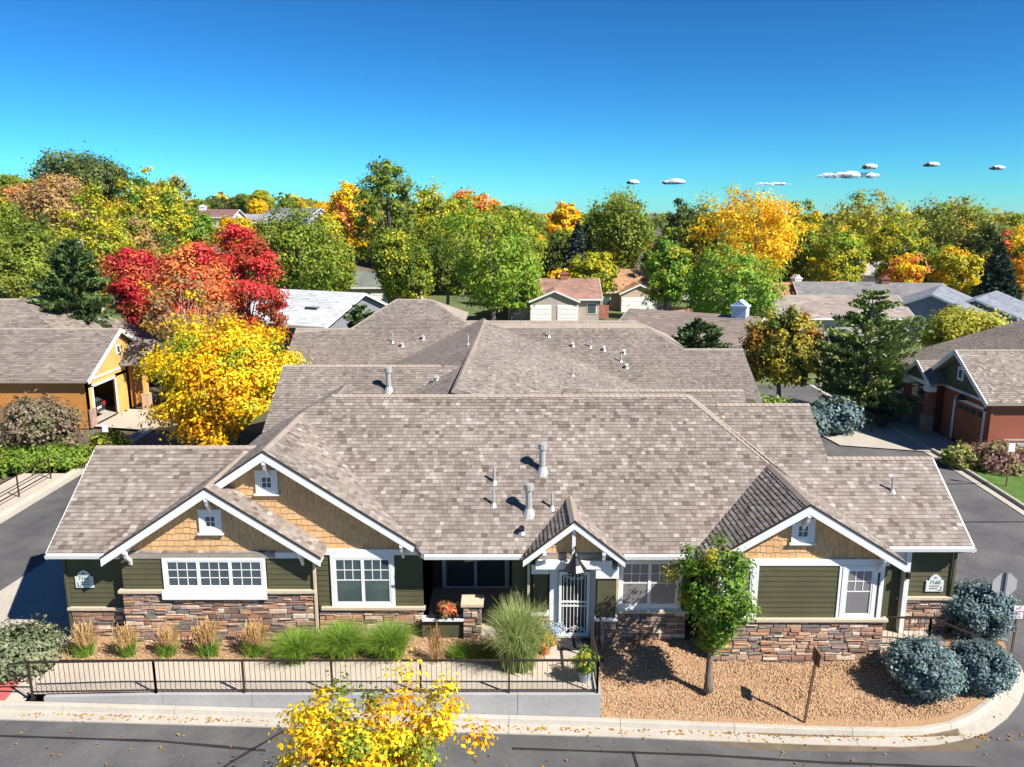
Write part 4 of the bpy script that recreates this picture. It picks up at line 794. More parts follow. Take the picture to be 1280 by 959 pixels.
MB().box(gx+.0,gx+.05,51.0,51.5,3.7,4.3).build('round_window',M['white'],LN); MB().box(gx+.05,gx+.06,51.1,51.4,3.8,4.2).build('window_pane',M['glass'],LN)
# porch gable of the yellow house
pg=plane((0,53,4.3),0,.7)
roof_slope(LN,[(-27,51.2),(-23.9,51.2),(-23.9,53),(-27,53)],plane((0,53,4.35),0,.72),seed=45,mt=SF); roof_slope(LN,[(-27,53),(-23.9,53),(-23.9,54.9),(-27,54.9)],plane((0,53,4.35),0,-.72),seed=46,mt=SF)
MB().prism([(-24.1,51.5,3.0),(-24.1,54.5,3.0),(-24.1,53,4.1)],(-.1,0,0)).build('porch_gable',M['yellow'],LN)
for a,b in (((51.15,3.0),(53,4.33)),((53,4.33),(54.95,2.95))): MB().beam((-23.88,a[0],a[1]-.08),(-23.88,b[0],b[1]-.08),.06,.2).build('rake_board',M['white'],LN)
for y in (51.6,54.4): 
    c=MB().box(-24.3,-24.05,y-.13,y+.13,1.0,3.0).build('porch_post',M['yellow'],LN); MB().box(-24.42,-23.95,y-.24,y+.24,-.1,1.0).build('post_base',SM[3],c)
MB().box(-25.5,-25.4,52.2,54.6,-.1,3).build('porch_wall',M['orange'],LN)
MB().prism([(gx-.02,47.0,-.15),(gx-.02,47.65,-.15),(gx-.02,47.65,1.0),(gx-.02,47.0,1.0)],(.1,0,0)).build('stone_pier',SM[5],LN)
MB().box(-32.9,gx-.16,47.2,52,-.12,-.05).build('garage_floor',M['concrete'],LN)
sheet('neighbour_driveway',[(-25.5,47.2),(-20.2,46),(-20.2,51),(-25.5,51.6)],M['concrete_warm'],.03,2)
# parked car, tail towards the lane
CR=thing('parked_car',(-28.2,49.1,-.05),'dark hatchback with red tail lamps inside the open garage','car'); ORG[CR.name]=Vector((0,0,0)); CR.rotation_euler.z=R(0)
def loft(secs,name,m,parent):
    mb=MB(); n=len(secs[0])
    for s in secs: mb.v+=s
    for i in range(len(secs)-1):
        for k in range(n): mb.f.append((i*n+k,i*n+(k+1)%n,(i+1)*n+(k+1)%n,(i+1)*n+k)); mb.a.append(0)
    mb.f+=[tuple(range(n))[::-1],tuple(range((len(secs)-1)*n,len(secs)*n))]; mb.a+=[0,0]
    return mb.build(name,m,parent,smooth=False)
def carsec(x,z0,z1,w0,w1): return [(x,-w0,z0),(x,w0,z0),(x,w0*1.02,lerp(z0,z1,.5)),(x,w1,z1),(x,-w1,z1),(x,-w0*1.02,lerp(z0,z1,.5))]
body=loft([carsec(-2.1,.35,.7,.75,.7),carsec(-1.9,.25,.85,.86,.8),carsec(-.8,.22,.95,.88,.84),carsec(1.2,.22,1.0,.88,.84),carsec(1.95,.28,1.02,.86,.8),carsec(2.12,.4,.95,.8,.76)],'body',glass('dark_car_paint',(.012,.014,.017),.2),CR)
loft([carsec(-.9,.94,.96,.8,.78),carsec(-.1,.95,1.42,.8,.64),carsec(1.1,.97,1.45,.8,.64),carsec(1.95,1.0,1.05,.78,.72)],'cabin',M['glass'],CR)
for x in (-1.3,1.3):
    for y in (-.8,.8):
        w=MB().tube([(x,y-.1,.32),(x,y+.1,.32)],.32,14).build('wheel',M['black'],CR); MB().tube([(x,y-.115,.32),(x,y+.115,.32)],.19,10).build('rim',M['galv'],w)
for y in (-.66,.66): MB().box(2.02,2.13,y-.13,y+.13,.72,.95).build('tail_lamp',flat((.5,.01,.015)),CR)
MB().box(2.1,2.14,-.26,.26,.62,.75).build('number_plate',flat((.7,.7,.7)),CR)
# right neighbour
RN=thing('red_house',(30,44,-.1),'red-sided house with olive gables and a rust-coloured garage door across the side street','house')
rfn=plane((0,41.0,2.85),0,.64); rrz=rfn(0,44.5)
roof_slope(RN,[(25.0,41.0),(48,41.0),(48,44.5),(25.0,44.5)],rfn,seed=51); roof_slope(RN,[(25.0,44.5),(48,44.5),(48,48),(25.0,48)],plane((0,44.5,rrz),0,-.64),seed=52,expo=.25,tabw=(.3,.5))
roof_slope(RN,[(25.2,47.6),(38,47.6),(38,53.6),(25.2,53.6)],plane((25.2,0,2.85),.3,0),seed=53,mt=SF); caps(RN,(25.0,44.5,rrz),(48,44.5,rrz))
gx=25.5
MB().prism([(gx,41.3,2.7),(gx,47.7,2.7),(gx,44.5,rrz-.2)],(.15,0,0)).build('gable_wall',M['dgreen'],RN)
MB().box(gx,gx+.15,41.3,41.8,-.3,2.7).build('wall',M['red'],RN); MB().box(gx,gx+.15,44.75,46,-.3,2.7).build('wall',M['red'],RN); MB().box(gx,gx+.15,41.8,44.75,2.25,2.7).build('wall',M['red'],RN)
MB().box(gx+.15,48,41.35,41.5,.55,2.75).build('wall',M['red'],RN); v=MB().box(gx+.1,48,41.33,41.5,-.6,.52).build('stone_base',M['mortar'],RN)
MB().box(gx+.15,48,41.25,41.35,.52,.6).build('stone_cap',M['white'],RN)
for y0,y1,z0,z1 in ((41.75,41.92,-.1,2.35),(44.7,44.87,-.1,2.35),(41.75,44.87,2.22,2.38),(41.1,47.9,2.66,2.8)): MB().box(gx-.05,gx,y0,y1,z0,z1).build('trim_board',M['white'],RN)
gd=MB().box(gx+.05,gx+.12,41.92,44.7,-.1,2.22).build('garage_door',M['doorred'],RN)
for i in range(4):
    for k in range(4):
        if i==3: MB().box(gx+.03,gx+.05,42.05+k*.66,42.55+k*.66,1.75,2.05).build('door_pane',M['glass'],gd)
        else: MB().box(gx+.035,gx+.05,42.0+k*.67,42.6+k*.67,-.02+i*.55,.45+i*.55).build('door_panel',M['doorred'],gd)
for a,b in (((40.95,2.83),(44.5,rrz)),((44.5,rrz),(48.1,2.75))): MB().beam((24.98,a[0],a[1]-.1),(24.98,b[0],b[1]-.1),.06,.24).build('rake_board',M['white'],RN)
MB().box(gx-.06,gx,44.2,44.8,3.35,4.1).build('window',M['white'],RN); MB().box(gx-.07,gx-.06,44.35,44.65,3.5,3.95).build('window_pane',M['glass'],RN)
MB().tube([(gx-.35,43.6,2.75),(gx-.35,43.6,2.45)],[.06,.28],8).build('lantern',M['black'],RN)
MB().box(26,37.5,47.8,53.2,-.3,2.75).build('rear_wall',M['red'],RN); MB().box(25.7,26.0,47.8,53.2,-.4,1.0).build('stone_base',SM[4],RN); MB().box(25.62,26.0,47.8,53.2,1.0,1.1).build('stone_cap',M['white'],RN)
for k in range(3): 
    w=MB().box(25.9,26.0,48.4+k*1.25,49.55+k*1.25,1.15,2.6).build('window',M['white'],RN); MB().box(25.86,25.9,48.48+k*1.25,49.47+k*1.25,1.22,2.52).build('pane',M['glass'],w)
MB().box(25.15,25.25,47.6,53.6,2.66,2.84).build('fascia',M['white'],RN)
roof_slope(RN,[(24.4,45.7),(27.5,45.7),(27.5,47.4),(24.4,47.4)],plane((0,47.4,4.0),0,.65),seed=54,mt=SF); roof_slope(RN,[(24.4,47.4),(27.5,47.4),(27.5,49.1),(24.4,49.1)],plane((0,47.4,4.0),0,-.65),seed=55,mt=SF)
MB().prism([(24.6,46,2.9),(24.6,48.8,2.9),(24.6,47.4,3.8)],(.1,0,0)).build('porch_gable',M['dgreen'],RN)
for a,b in (((45.65,2.85),(47.4,3.98)),((47.4,3.98),(49.15,2.85))): MB().beam((24.38,a[0],a[1]-.08),(24.38,b[0],b[1]-.08),.06,.2).build('rake_board',M['white'],RN)
MB().box(24.5,24.62,45.9,48.9,2.68,2.9).build('porch_beam',M['white'],RN)
for y in (46.1,48.7):
    c=MB().box(24.5,24.85,y-.17,y+.17,.95,2.68).build('porch_post',M['red'],RN); MB().box(24.4,24.95,y-.27,y+.27,-.3,.95).build('post_base',SM[4],c); MB().box(24.42,24.93,y-.25,y+.25,2.35,2.68).build('post_head',M['white'],c)
mt_=thing('meter_bank',(27.3,41.2,-.1),'row of grey electric meters on the red house wall','meters'); MB().box(26.3,28.6,41.16,41.24,.75,.82).build('conduit',M['galv'],mt_)
for k in range(4): 
    c=MB().box(26.45+k*.55,26.8+k*.55,41.1,41.25,-.05,.6).build('meter_box',M['galv'],mt_); MB().tube([(26.62+k*.55,41.1,.35),(26.62+k*.55,40.98,.35)],.13,10).build('meter_dial',M['glass'],c)
sheet('red_house_driveway',[(18.6,43.6),(25.45,41.7),(25.45,48.6),(17.8,50)],M['concrete'],.03,1.5)
sheet('corner_lawn',[(23.4,33.6),(44,33.6),(44,41.2),(25.3,41.2),(23.4,42)],M['lawn'],.1,1.5); sheet('verge_walk',[(23.38,19),(25,19),(25,33.6),(23.38,34.5)],M['concrete_warm'],.1,1.5)
sheet('neighbour_walk',[(-24.5,19),(-22.2,19),(-22.2,38),(-24.5,38)],M['concrete_warm'],.1,1.5); sheet('back_lawn',[(-60,60),(60,60),(60,135),(-60,135)],mat('dry_lawn',(.10,.13,.04),.95,.35,.08,fine=.3),-.08,6)
CRl=thing('court_railing',(19.5,47,0),'dark railing beside the red house porch walk','railing'); rail_run(CRl,[(19.2,49.5,-.05),(21.6,46.4,-.05)],.95,1.7,0,low=.45)
LR=thing('lawn_railing',(24.6,31.5,0),'pale pipe railing on the lawn across the side street','railing'); rail_run(LR,[(24.6,32.6,-.3),(27.5,32.2,-.2)],.95,2,0,low=.45)
# ---------------------------------------------------------------- houses beyond
def far_house(label,px,Y,rot,L,Wd,eave,pitch,wall,roof,garage=0,chimney=None,gable_front=False,hip=False,name='house',dz=0,win=2):
    """gabled house with ridge along its local x, front on local -y"""
    x,y,z=at(px,Y); z+=dz; t=thing(name,(x,y,z),label,'house'); ORG[t.name]=Vector((0,0,0)); t.rotation_euler.z=R(rot)
    wm=mat('siding',wall,.75,.12,1.5,fine=.05); rc=[tuple(c*k for c in roof) for k in (.7,.95,1.1,1.3)]; M['_r']=ramp_mat('roofing',rc,.9); h=Wd/2; zr=eave+pitch*(h+.4)
    MB().box(-L/2,L/2,-h,h,-.6,eave).build('wall',wm,t)
    for s in (-1,1): MB().prism([(s*L/2,-h,eave),(s*L/2,h,eave),(s*L/2,0,eave+pitch*h)],(-s*.15,0,0)).build('gable_wall',wm,t)
    for s in (-1,1):
        o=roof_slope(t,[(-L/2-.4,s*(h+.4)),(L/2+.4,s*(h+.4)),(L/2+.4,0),(-L/2-.4,0)],plane((0,0,zr),0,-s*pitch),seed=int(px+s),mt='_r',expo=.3,tabw=(.4,.9),name='roof')
        MB().beam((-L/2-.4,s*(h+.42),eave-.12),(L/2+.4,s*(h+.42),eave-.12),.06,.2).build('fascia',M['white'],t)
        for e in (-1,1): MB().beam((e*(L/2+.42),s*(h+.4),eave-.1),(e*(L/2+.42),0,zr-.1),.05,.2).build('rake_board',M['white'],t)
    if gable_front:
        gw=L*.5; roof_slope(t,[(-gw/2-.3,-h-2),(0,-h-2),(0,0),(-gw/2-.3,0)],plane((0,0,eave+pitch*gw/2),pitch,0),seed=3,mt='_r',expo=.3,tabw=(.4,.9)); roof_slope(t,[(gw/2+.3,-h-2),(0,-h-2),(0,0),(gw/2+.3,0)],plane((0,0,eave+pitch*gw/2),-pitch,0),seed=4,mt='_r',expo=.3,tabw=(.4,.9))
        MB().box(-gw/2,gw/2,-h-1.7,-h,-.6,eave).build('wing_wall',wm,t); MB().prism([(-gw/2,-h-1.7,eave),(gw/2,-h-1.7,eave),(0,-h-1.7,eave+pitch*gw/2-.1)],(0,.15,0)).build('gable_wall',wm,t)
        for s in (-1,1): MB().beam((s*(gw/2+.3),-h-2.02,eave-.25),(0,-h-2.02,eave+pitch*gw/2-.1),.05,.2).build('rake_board',M['white'],t)
    yf=-h-(1.7 if gable_front else 0)
    for k in range(garage):
        w=2.5 if garage>1 else 4.9; xc=(k-(garage-1)/2)*3.2; d=MB().box(xc-w/2,xc+w/2,yf-.06,yf,-.1,2.2).build('garage_door',M['white'],t)
        for i in range(4): MB().box(xc-w/2+.08,xc+w/2-.08,yf-.08,yf-.06,.0+i*.55,.45+i*.55).build('door_panel',M['white'],d)
    for k in range(win):
        xc=lerp(-L*.38,L*.38,k/max(1,win-1)) if garage==0 else (-1)**k*(L*.42)
        w=MB().box(xc-.6,xc+.6,-h-.05,-h,.9,2.2).build('window',M['white'],t); MB().box(xc-.5,xc+.5,-h-.07,-h-.05,1.0,2.1).build('pane',M['glass'],w)
    if chimney:
        cx,cw,ch,cm=chimney; c=MB().box(cx-cw/2,cx+cw/2,-.5,.6,eave,zr+ch).build('chimney',cm,t); MB().box(cx-cw/2-.1,cx+cw/2+.1,-.6,.7,zr+ch,zr+ch+.15).build('chimney_cap',cm,c); MB().prism([(cx-cw/2,-.5,zr+ch+.15),(cx+cw/2,-.5,zr+ch+.15),(cx,-.5,zr+ch+.6)],(0,1.1,0)).build('chimney_hood',cm,c)
    return t
WH=M['white']; bl=mat('pale_blue_chimney',(.5,.66,.78),.6,.05,2)
t=far_house('low house with a bright white roof behind the yellow tree',388,72,-24,11,11,2.6,.38,(.2,.2,.22),(.5,.52,.54),win=2,dz=1.2)
for x,y in ((-2.2,-2),(2.6,-2)): y-=1; z=2.6+.38*(5.9+y); MB().box(x-.6,x+.6,y-.35,y+.35,z-.1,z+.12).build('skylight',M['glass'],t)
t=far_house('house with solar panels on a pale roof behind the yellow house',20,66,8,14,9,2.8,.2,(.5,.48,.45),(.5,.52,.54))
for k in range(2):
    for i in range(5):
        y0=-3.9+k*1.75; z=lambda y:2.8+.2*(4.9+y)+.07; MB().add([(-2+i*1.1,y0,z(y0)),(-.94+i*1.1,y0,z(y0)),(-.94+i*1.1,y0+1.65,z(y0+1.65)),(-2+i*1.1,y0+1.65,z(y0+1.65))],[(0,1,2,3)]).build('solar_panel',M['glass'],t)
far_house('cream house with two garage doors between brick piers',465,112,0,14,8,2.8,.4,(.55,.45,.34),(.16,.18,.15),garage=2,win=1)
far_house('house with two garage doors and a red-brown gabled roof',690,101,0,11,9,2.8,.42,(.42,.35,.3),(.3,.17,.13),garage=2,gable_front=True,chimney=(1.5,.9,.5,M['brick']))
far_house('tan-roofed house with one wide garage door under a gable',786,116,4,10,11,2.9,.45,(.5,.38,.27),(.4,.22,.11),garage=1,gable_front=True)
far_house('teal house with a pale blue chimney beyond the small pine',868,68,-30,11,9,2.8,.38,(.2,.36,.36),(.24,.19,.16),chimney=(3.9,1.2,.7,bl))
far_house('house with an orange-red roof beside the golden tree',1005,103,12,12,10,2.8,.42,(.45,.4,.36),(.42,.17,.10),chimney=(-1,.9,.4,WH))
far_house('grey-roofed house behind the taupe roof',1085,100,-8,17,11,2.9,.4,(.4,.38,.36),(.2,.195,.19),chimney=(2,.9,.4,M['brick']))
far_house('taupe-roofed house in front of the grey-roofed house',1040,84,0,13,8,2.8,.42,(.42,.4,.38),(.3,.245,.215))
far_house('blue-grey house with white rakes beside the tall spruce',1172,86,58,12,10,2.9,.42,(.13,.17,.25),(.2,.215,.25))
far_house('dark-roofed blue-grey wing behind the yellow-green tree',1235,88,50,11,8,2.7,.4,(.16,.2,.27),(.19,.205,.24))
far_house('green house with a brick chimney under the round green tree',682,150,-15,11,9,4.6,.4,(.17,.2,.16),(.2,.18,.16),chimney=(4.5,.8,.6,M['brick']))
far_house('hilltop house with a maroon roof and white chimney',268,172,0,11,8,2.8,.35,(.62,.6,.56),(.22,.12,.11),chimney=(-1.8,1.3,.4,WH))
far_house('blue-grey house among the hilltop trees',372,195,-25,14,9,4.5,.45,(.35,.38,.45),(.2,.2,.22)); far_house('white house half hidden on the hill',80,135,20,11,8,3,.4,(.7,.7,.7),(.3,.3,.33))
far_house('pale two-storey house under the olive and gold cottonwood',1110,140,-10,11,9,5,.4,(.6,.6,.6),(.4,.38,.37)); far_house('small house with a maroon roof near the golden tree',1035,128,0,13,8,2.7,.3,(.4,.3,.25),(.3,.12,.09))
for q in (('white-walled house with a grey roof deep in the right-hand trees',945,150,10,11,8,2.8,.45,(.6,.58,.55),(.28,.27,.26)),('brick house with a brown roof between the far right trees',1065,168,-15,12,9,2.8,.4,(.36,.2,.15),(.25,.19,.15)),('pale house with a blue-grey roof behind the rounded green tree',1150,158,20,11,8,3,.45,(.6,.6,.6),(.25,.27,.3)),('house with a red roof near the tall spruce',1225,150,-20,12,8,2.8,.4,(.5,.42,.36),(.38,.16,.1)),('beige house with a dark roof behind the bright green tree',882,138,5,11,8,2.9,.42,(.5,.43,.34),(.17,.16,.16)),('grey house behind the large round green tree',560,142,-8,12,8,2.9,.42,(.4,.42,.44),(.22,.2,.19)),('tan house with a brown roof beyond the spruce',728,166,12,12,8,3,.4,(.52,.42,.3),(.26,.18,.13)),('white bungalow on the lower left slope',108,108,10,11,8,2.8,.3,(.7,.7,.7),(.55,.55,.56)),('low grey-roofed house at the left slope foot',40,92,-6,13,8,2.8,.25,(.5,.48,.46),(.45,.46,.48)),('cream hilltop house with a grey roof beside the fence',335,182,10,11,8,3,.4,(.62,.58,.5),(.26,.26,.28)),('tan house on the hillside right of the blue-grey house',432,188,-15,12,8,3.2,.42,(.52,.43,.33),(.24,.2,.17))): far_house(*q)
def fence(label,pa,pb,h=1.8,col=(.45,.26,.13)):
    a=Vector(at(*pa)); b=Vector(at(*pb)); t=thing('board_fence',tuple((a+b)/2),label,'fence'); m=mat('fence_board',col,.85,.25,3); n=max(2,int((b-a).length/2.4)); pal=m
    for i in range(n):
        p,q=a.lerp(b,i/n),a.lerp(b,(i+1)/n); mb=MB()
        for k in range(16):
            u=p.lerp(q,(k+.05)/16); w=p.lerp(q,(k+.95)/16); u.z=G(u.x,u.y);w.z=G(w.x,w.y); mb.prism([u,w,w+Vector((0,0,h)),u+Vector((0,0,h))],(0,.03,0))
        mb.build('fence_bay',m,t)['kind']='stuff'; p=p.copy(); MB().beam(p+Vector((0,.08,-.2)),p+Vector((0,.08,h+.05)),.1,.1,(1,0,0)).build('fence_post',m,t)
fence('long orange-brown board fence on the hillside below the maroon-roofed house',(252,158),(352,172)); fence('red-brown board fence between the two garages',(712,97),(762,99),1.7,(.25,.09,.06)); fence('weathered board fence right of the tan-roofed house',(820,92),(868,98),1.7,(.3,.16,.1)); fence('short orange-brown fence beside the cream house',(508,104),(540,106),1.6)
# ---------------------------------------------------------------- shrubs, grasses, pots
def shrub(name,loc,label,rx,h,palette,leaf=.08,n=60,per=110,mt='leaf',group=None,key=None,cat='shrub',scale=1,base=.05,cr=None,limbs=14):
    return tree(name,loc,label,cat,group,key,None,scale,h=h,rx=rx,base=base,palette=palette,mt=mt,rt=.035,nclump=n,per=per,leaf=leaf,cr=cr or .28*rx,fill=.55,lobes=.22,limbs=limbs)
def grassy(name,loc,label,h,spread,n,palette,w=.012,droop=.6,plume=None,group=None,key=None,scale=1.):
    """arching blades from one crown; plume = colour of upright seed heads"""
    key=key or name+str(loc)
    if key not in TREEMESH:
        rg=np.random.default_rng(sum(map(ord,key))); Vs=[];Cs=[]; pal=np.array(palette)
        def blades(n,h,spread,droop,w,pal,z0=0,head=False):
            a=rg.random(n)*6.283; L=h*rg.uniform(.7,1.1,n); out=spread*rg.uniform(.2,1,n)**.8; d=np.stack([np.cos(a),np.sin(a),np.zeros(n)],1); b=rg.normal(0,.06+spread*.1,(n,3))*np.array([1,1,0]); prev=b; side=np.stack([-np.sin(a),np.cos(a),np.zeros(n)],1); tw=rg.normal(0,.5,(n,1)); side=side+d*tw; c=pal[rg.integers(0,len(pal),n)]*np.exp(rg.normal(0,.18,(n,1)))
            for k in range(1,5):
                t=k/4; p=b+d*(out*t**1.5)[:,None]+np.array([0,0,1])*(L*(t-droop*(out/max(spread,.01))*t**2.6*.62))[:,None]; w0=w*(1.05-(k-1)/4); w1=w*(1.05-k/4) if not head else w
                if not head or k>2: Vs.append(np.stack([prev-side*w0,prev+side*w0,p+side*w1,p-side*w1],1)); Cs.append(c)
                prev=p
        blades(n,h,spread,droop,w,pal)
        if plume: blades(int(n*.6),h*1.55,spread*.75,.12,.011,np.array(plume),head=True)
        TREEMESH[key]=quads('blades',np.concatenate(Vs),np.concatenate(Cs),M['grass'])
    t=thing(name,loc,label,'grass',group); t.rotation_euler.z=rnd.random()*6; t.scale=(scale,)*3; link_mesh('blades',TREEMESH[key],None,t); return t
GG=[(.20,.33,.04),(.28,.42,.05),(.15,.26,.04)]
for i,(px,sc_) in enumerate(((107,1),(160,.95),(211,.9),(262,1.08),(320,1.05))):
    p=onZ(px,818,0); grassy('feather_grass',(p.x,p.y,-.03),'green grass clump with upright tan plumes below the stone wall',.62,.42,420,GG,.008,.5,[(.55,.36,.16),(.62,.43,.2)],'feather grasses along the walkway','feather',sc_)
for px,py,h,s,lab in ((372,822,1.0,1.0,'round green grass mound beside the last tan-plumed grass'),(428,816,1.1,1.05,'broad green grass mound under the twin window'),(487,818,1.2,1.0,'arching green grass with pale seed tips left of the patio')):
    p=onZ(px,py,0); grassy('fountain_grass',(p.x,p.y,-.03),lab,h,s,1700,GG,.011,.75,scale=.98)
p=onZ(648,832,0); grassy('maiden_grass',(p.x,p.y,-.03),'tall pale weeping grass between the patio and the entry door',2.5,1.2,1900,[(.36,.42,.14),(.45,.5,.2),(.26,.34,.09)],.012,.85)
for px,py,lab,c in ((575,822,'low green grass in front of the patio pillar',GG),(606,822,'low golden-green grass next to the tall weeping grass',[(.34,.33,.06),(.25,.27,.06)])): p=onZ(px,py,0); grassy('sedge',(p.x,p.y,-.03),lab,.5,.5,500,c,.009,.6)
p=onZ(545,826,0); grassy('dry_stalks',(p.x,p.y,-.03),'dry tan stalks beside the orange leaves',.7,.3,90,[(.4,.26,.12)],.01,.3,[(.45,.25,.1)])
JUN=[(.17,.2,.10),(.23,.25,.14),(.13,.16,.08)]
shrub('juniper',(-14.6,21.3,-.2),'sprawling grey-green juniper at the house corner by the red ramp pad',1.35,.62,JUN,.08,110,130,'needle'); shrub('juniper',(-16.6,21.5,-.2),'low juniper spreading towards the lane',1.2,.55,JUN,.08,80,120,'needle')
for x,y,z,rx,h,lab in ((11.75,20.5,-.62,1.1,1.5,'dense blue spruce shrub against the porch railing'),(13.45,20.7,-.7,.85,1.35,'blue spruce shrub filling the kerb corner'),(14.5,23.1,-.5,1.1,1.9,'tall blue spruce shrub beneath the right address plaque')): shrub('blue_spruce_shrub',(x,y,z),lab,rx,h,BLU,.056,230,160,'needle',cr=.19*rx)
shrub('burning_bush',(14.6,26.2,-.3),'small orange and yellow bush behind the right wing corner',.75,1.9,[(.6,.22,.1),(.6,.5,.04),(.65,.35,.08)],.07,50,100)
for px,Y,rx,h,pal,lab,mt in ((1055,46.5,1.5,2.1,BLU,'round blue spruce shrub at the end of the parking court','needle'),(1017,45,1.2,2,BLU,'small blue spruce shrub behind the pale green bushes','needle'),(955,43.5,2.2,2.9,[(.3,.38,.08),(.24,.33,.07)],'pale green bushes at the rear right corner of the townhouse','leaf'),(990,42.5,1.5,2.4,[(.26,.36,.08),(.2,.28,.09)],'pale green bush beside the blue spruce shrubs','leaf'),(40,41,2.2,3.2,[(.25,.2,.13),(.3,.22,.15),(.2,.2,.1)],'large twiggy brownish bush in front of the yellow house','leaf'),(124,42,1.0,1.2,[(.4,.42,.05),(.3,.36,.05)],'small yellow-green bush by the yellow house driveway','leaf'),(1262,39.6,1.6,1.3,[(.4,.2,.2),(.35,.22,.15),(.3,.3,.1)],'pinkish shrub bed below the electric meters','leaf'),(1215,40,.8,1.1,[(.4,.42,.12),(.35,.38,.1)],'pale green shrub beside the garage corner','leaf'),(690,62,2.6,2.9,[(.5,.1,.1),(.55,.4,.38),(.3,.25,.08)],'red and white flowering bush just beyond the rear roof','leaf'),(655,340/3.2,3,2.4,RED,'red bush by the two garage doors','leaf')):
    shrub('bush',at(px,Y),lab,rx,h,pal,.05+.0022*Y,70,85,mt)
for i,px in enumerate((5,38,72)): p=onZ(px,585,-.1); shrub('hedge_shrub',(p.x,p.y,-.15),'clipped green hedge plant behind the lane railing',1.5,1.0,[(.16,.26,.03),(.22,.32,.04)],.12,60,90,group='hedge along the lane',key='hedge')
def pot(x,y,z,r,h,col,pal,ph,label,plant=True):
    t=thing('flower_pot',(x,y,z),label,'pot'); MB().tube([(x,y,z),(x,y,z+h*.9),(x,y,z+h*.9),(x,y,z+h),(x,y,z+h),(x,y,z+h*.85)],[r*.7,r,r*1.1,r*1.1,r*.9,r*.85],12).build('pot',mat('pot_glaze',col,.5,.1,4),t)
    V,c,C=crown_mesh(int(x*100)%97,r*1.5,ph/2,h+ph*.4,pal,40,50,.06,.12); me=quads('plant',V,c,M['leaf']); link_mesh('plant',me,None,t)
pot(2.02,19.95,.0,.2,.36,(.4,.42,.46),[(.3,.4,.05),(.5,.45,.05),(.15,.25,.04)],.6,'grey pot of yellow-green leaves at the railing corner'); pot(.98,21.35,.0,.17,.3,(.5,.15,.05),[(.6,.25,.04),(.3,.3,.05)],.35,'orange pot with flowers beside the entry walk'); pot(1.28,22.1,.0,.16,.3,(.3,.4,.6),[(.35,.45,.6),(.5,.55,.6)],.2,'blue and white pot next to the door frame')
pot(-2.0,22.28,.66,.16,.2,(.03,.03,.03),[(.6,.12,.06),(.65,.25,.12),(.15,.25,.05)],.25,'red flowers in the patio shelf planter'); pot(22.6,47.3,.0,.45,.7,(.012,.012,.014),[(.02,.02,.022),(.05,.06,.03)],.1,'large black round planter by the red house porch')
# fallen leaves along the gutter
rg=np.random.default_rng(8); n=700; lx=rg.uniform(-13,14,n); ly=np.where(rg.random(n)<.6,18.98-np.abs(rg.normal(0,.12,n)),rg.uniform(17,22,n)); ok=(ly<19)|((lx>2.6)&(ly>19.3)); lx,ly=lx[ok],ly[ok]
P=np.array([(x,y,(gz(x,y)+.03 if y>19.2 else G(x,min(y,19.2))-.012)) for x,y in zip(lx,ly)]); V=leafset(rg,P,np.tile([0,0,2.5],(len(P),1)),.06); V[:,:,2]+=.012
me=quads('fallen_leaves',V,np.array([(.5,.25,.06),(.55,.38,.05),(.35,.16,.06)])[rg.integers(0,3,len(P))],M['leaf']); tag(link_mesh('fallen_leaves',me,None),'scattered orange fallen leaves along the gutter','leaves',kind='stuff')
# ---------------------------------------------------------------- clouds
def cloud(px,py,wpx,hpx,label,seed):
    Y=6500; c=onY(px,py,Y); k=Y/FPX; r=random.Random(seed); mb=MB(); import bmesh
    bm=bmesh.new()
    for i in range(26):
        u=r.uniform(-1,1); w=wpx*k/2; s=hpx*k*r.uniform(.3,.62)*(1.1-abs(u)**2*.8); m=Matrix.Translation((u*w*.85,r.uniform(-.3,.3)*w*.5,s*.45*r.random()))@Matrix.Diagonal((s*1.6,s*1.3,s*.75,1)); bmesh.ops.create_icosphere(bm,subdivisions=2,radius=1,matrix=m)
    for v in bm.verts: v.co+=Vector((r.gauss(0,1),r.gauss(0,1),r.gauss(0,1)))*hpx*k*.03; v.co.z=max(v.co.z,-hpx*k*.2)
    me=bpy.data.meshes.new('cloud'); bm.to_mesh(me); bm.free(); me.polygons.foreach_set('use_smooth',[True]*len(me.polygons))
    o=link_mesh('cloud',me,M['cloud'],None,c); tag(o,label,'cloud')
m,N,L,b=nodes('cloud_white'); b.inputs['Base Color'].default_value=(.95,.95,.96,1); b.inputs['Roughness'].default_value=1; b.inputs['Specular IOR Level'].default_value=0
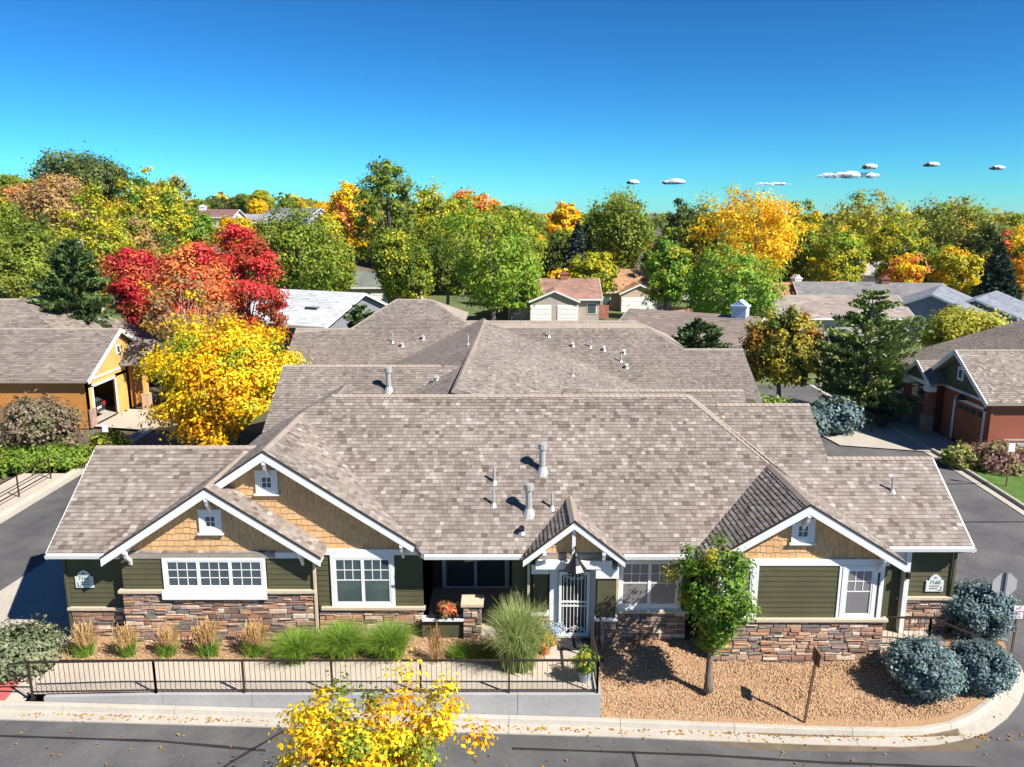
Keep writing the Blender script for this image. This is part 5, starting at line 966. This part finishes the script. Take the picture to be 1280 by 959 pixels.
tc=N.new('ShaderNodeTexCoord'); no=N.new('ShaderNodeTexNoise'); no.inputs['Scale'].default_value=.02; no.inputs['Detail'].default_value=6; L.new(tc.outputs['Object'],no.inputs['Vector'])
mp=N.new('ShaderNodeMapping'); mp.inputs['Location'].default_value=(-1,-1,-1); mp.inputs['Scale'].default_value=(2,2,2); L.new(tc.outputs['Generated'],mp.inputs['Vector']); ln=N.new('ShaderNodeVectorMath'); ln.operation='LENGTH'; L.new(mp.outputs[0],ln.inputs[0])
sb=N.new('ShaderNodeMath'); sb.operation='SUBTRACT'; L.new(no.outputs['Fac'],sb.inputs[0]); mu=N.new('ShaderNodeMath'); mu.operation='MULTIPLY'; mu.inputs[1].default_value=.42; L.new(ln.outputs['Value'],mu.inputs[0]); L.new(mu.outputs[0],sb.inputs[1])
mr=N.new('ShaderNodeMapRange'); mr.inputs[1].default_value=.06; mr.inputs[2].default_value=.5; L.new(sb.outputs[0],mr.inputs[0]); L.new(mr.outputs[0],b.inputs['Alpha']); M['cloud']=m
for a in ((1062,221,100,11,'long white cloud, the largest above the tree line',1),(1086,210,16,8,'small puff just above the long cloud',2),(841,229,36,8,'flat white cloud over the golden tree',3),(791,229,14,7,'tiny cloud beside the flat white cloud',4),(965,231,55,5,'thin cloud streak left of the long cloud',5),(1164,207,20,7,'small round cloud right of the long cloud',6),(1246,211,20,7,'small oval cloud over the far right trees',7)): cloud(*a)

# ---------------------------------------------------------------- thin haze over the plain
hz=MB().box(-4700,4700,-320,5200,-8,45).build('haze',None); hz['kind']='stuff'; tag(hz,'thin bluish haze over the far plain','haze')
m=bpy.data.materials.new('haze_air'); m.use_nodes=True; N=m.node_tree.nodes; N.remove(N['Principled BSDF']); v=N.new('ShaderNodeVolumePrincipled'); v.inputs['Color'].default_value=(.78,.86,.95,1); v.inputs['Density'].default_value=.00005; v.inputs['Anisotropy'].default_value=.3
m.node_tree.links.new(v.outputs[0],N['Material Output'].inputs['Volume']); hz.data.materials.clear(); hz.data.materials.append(m)
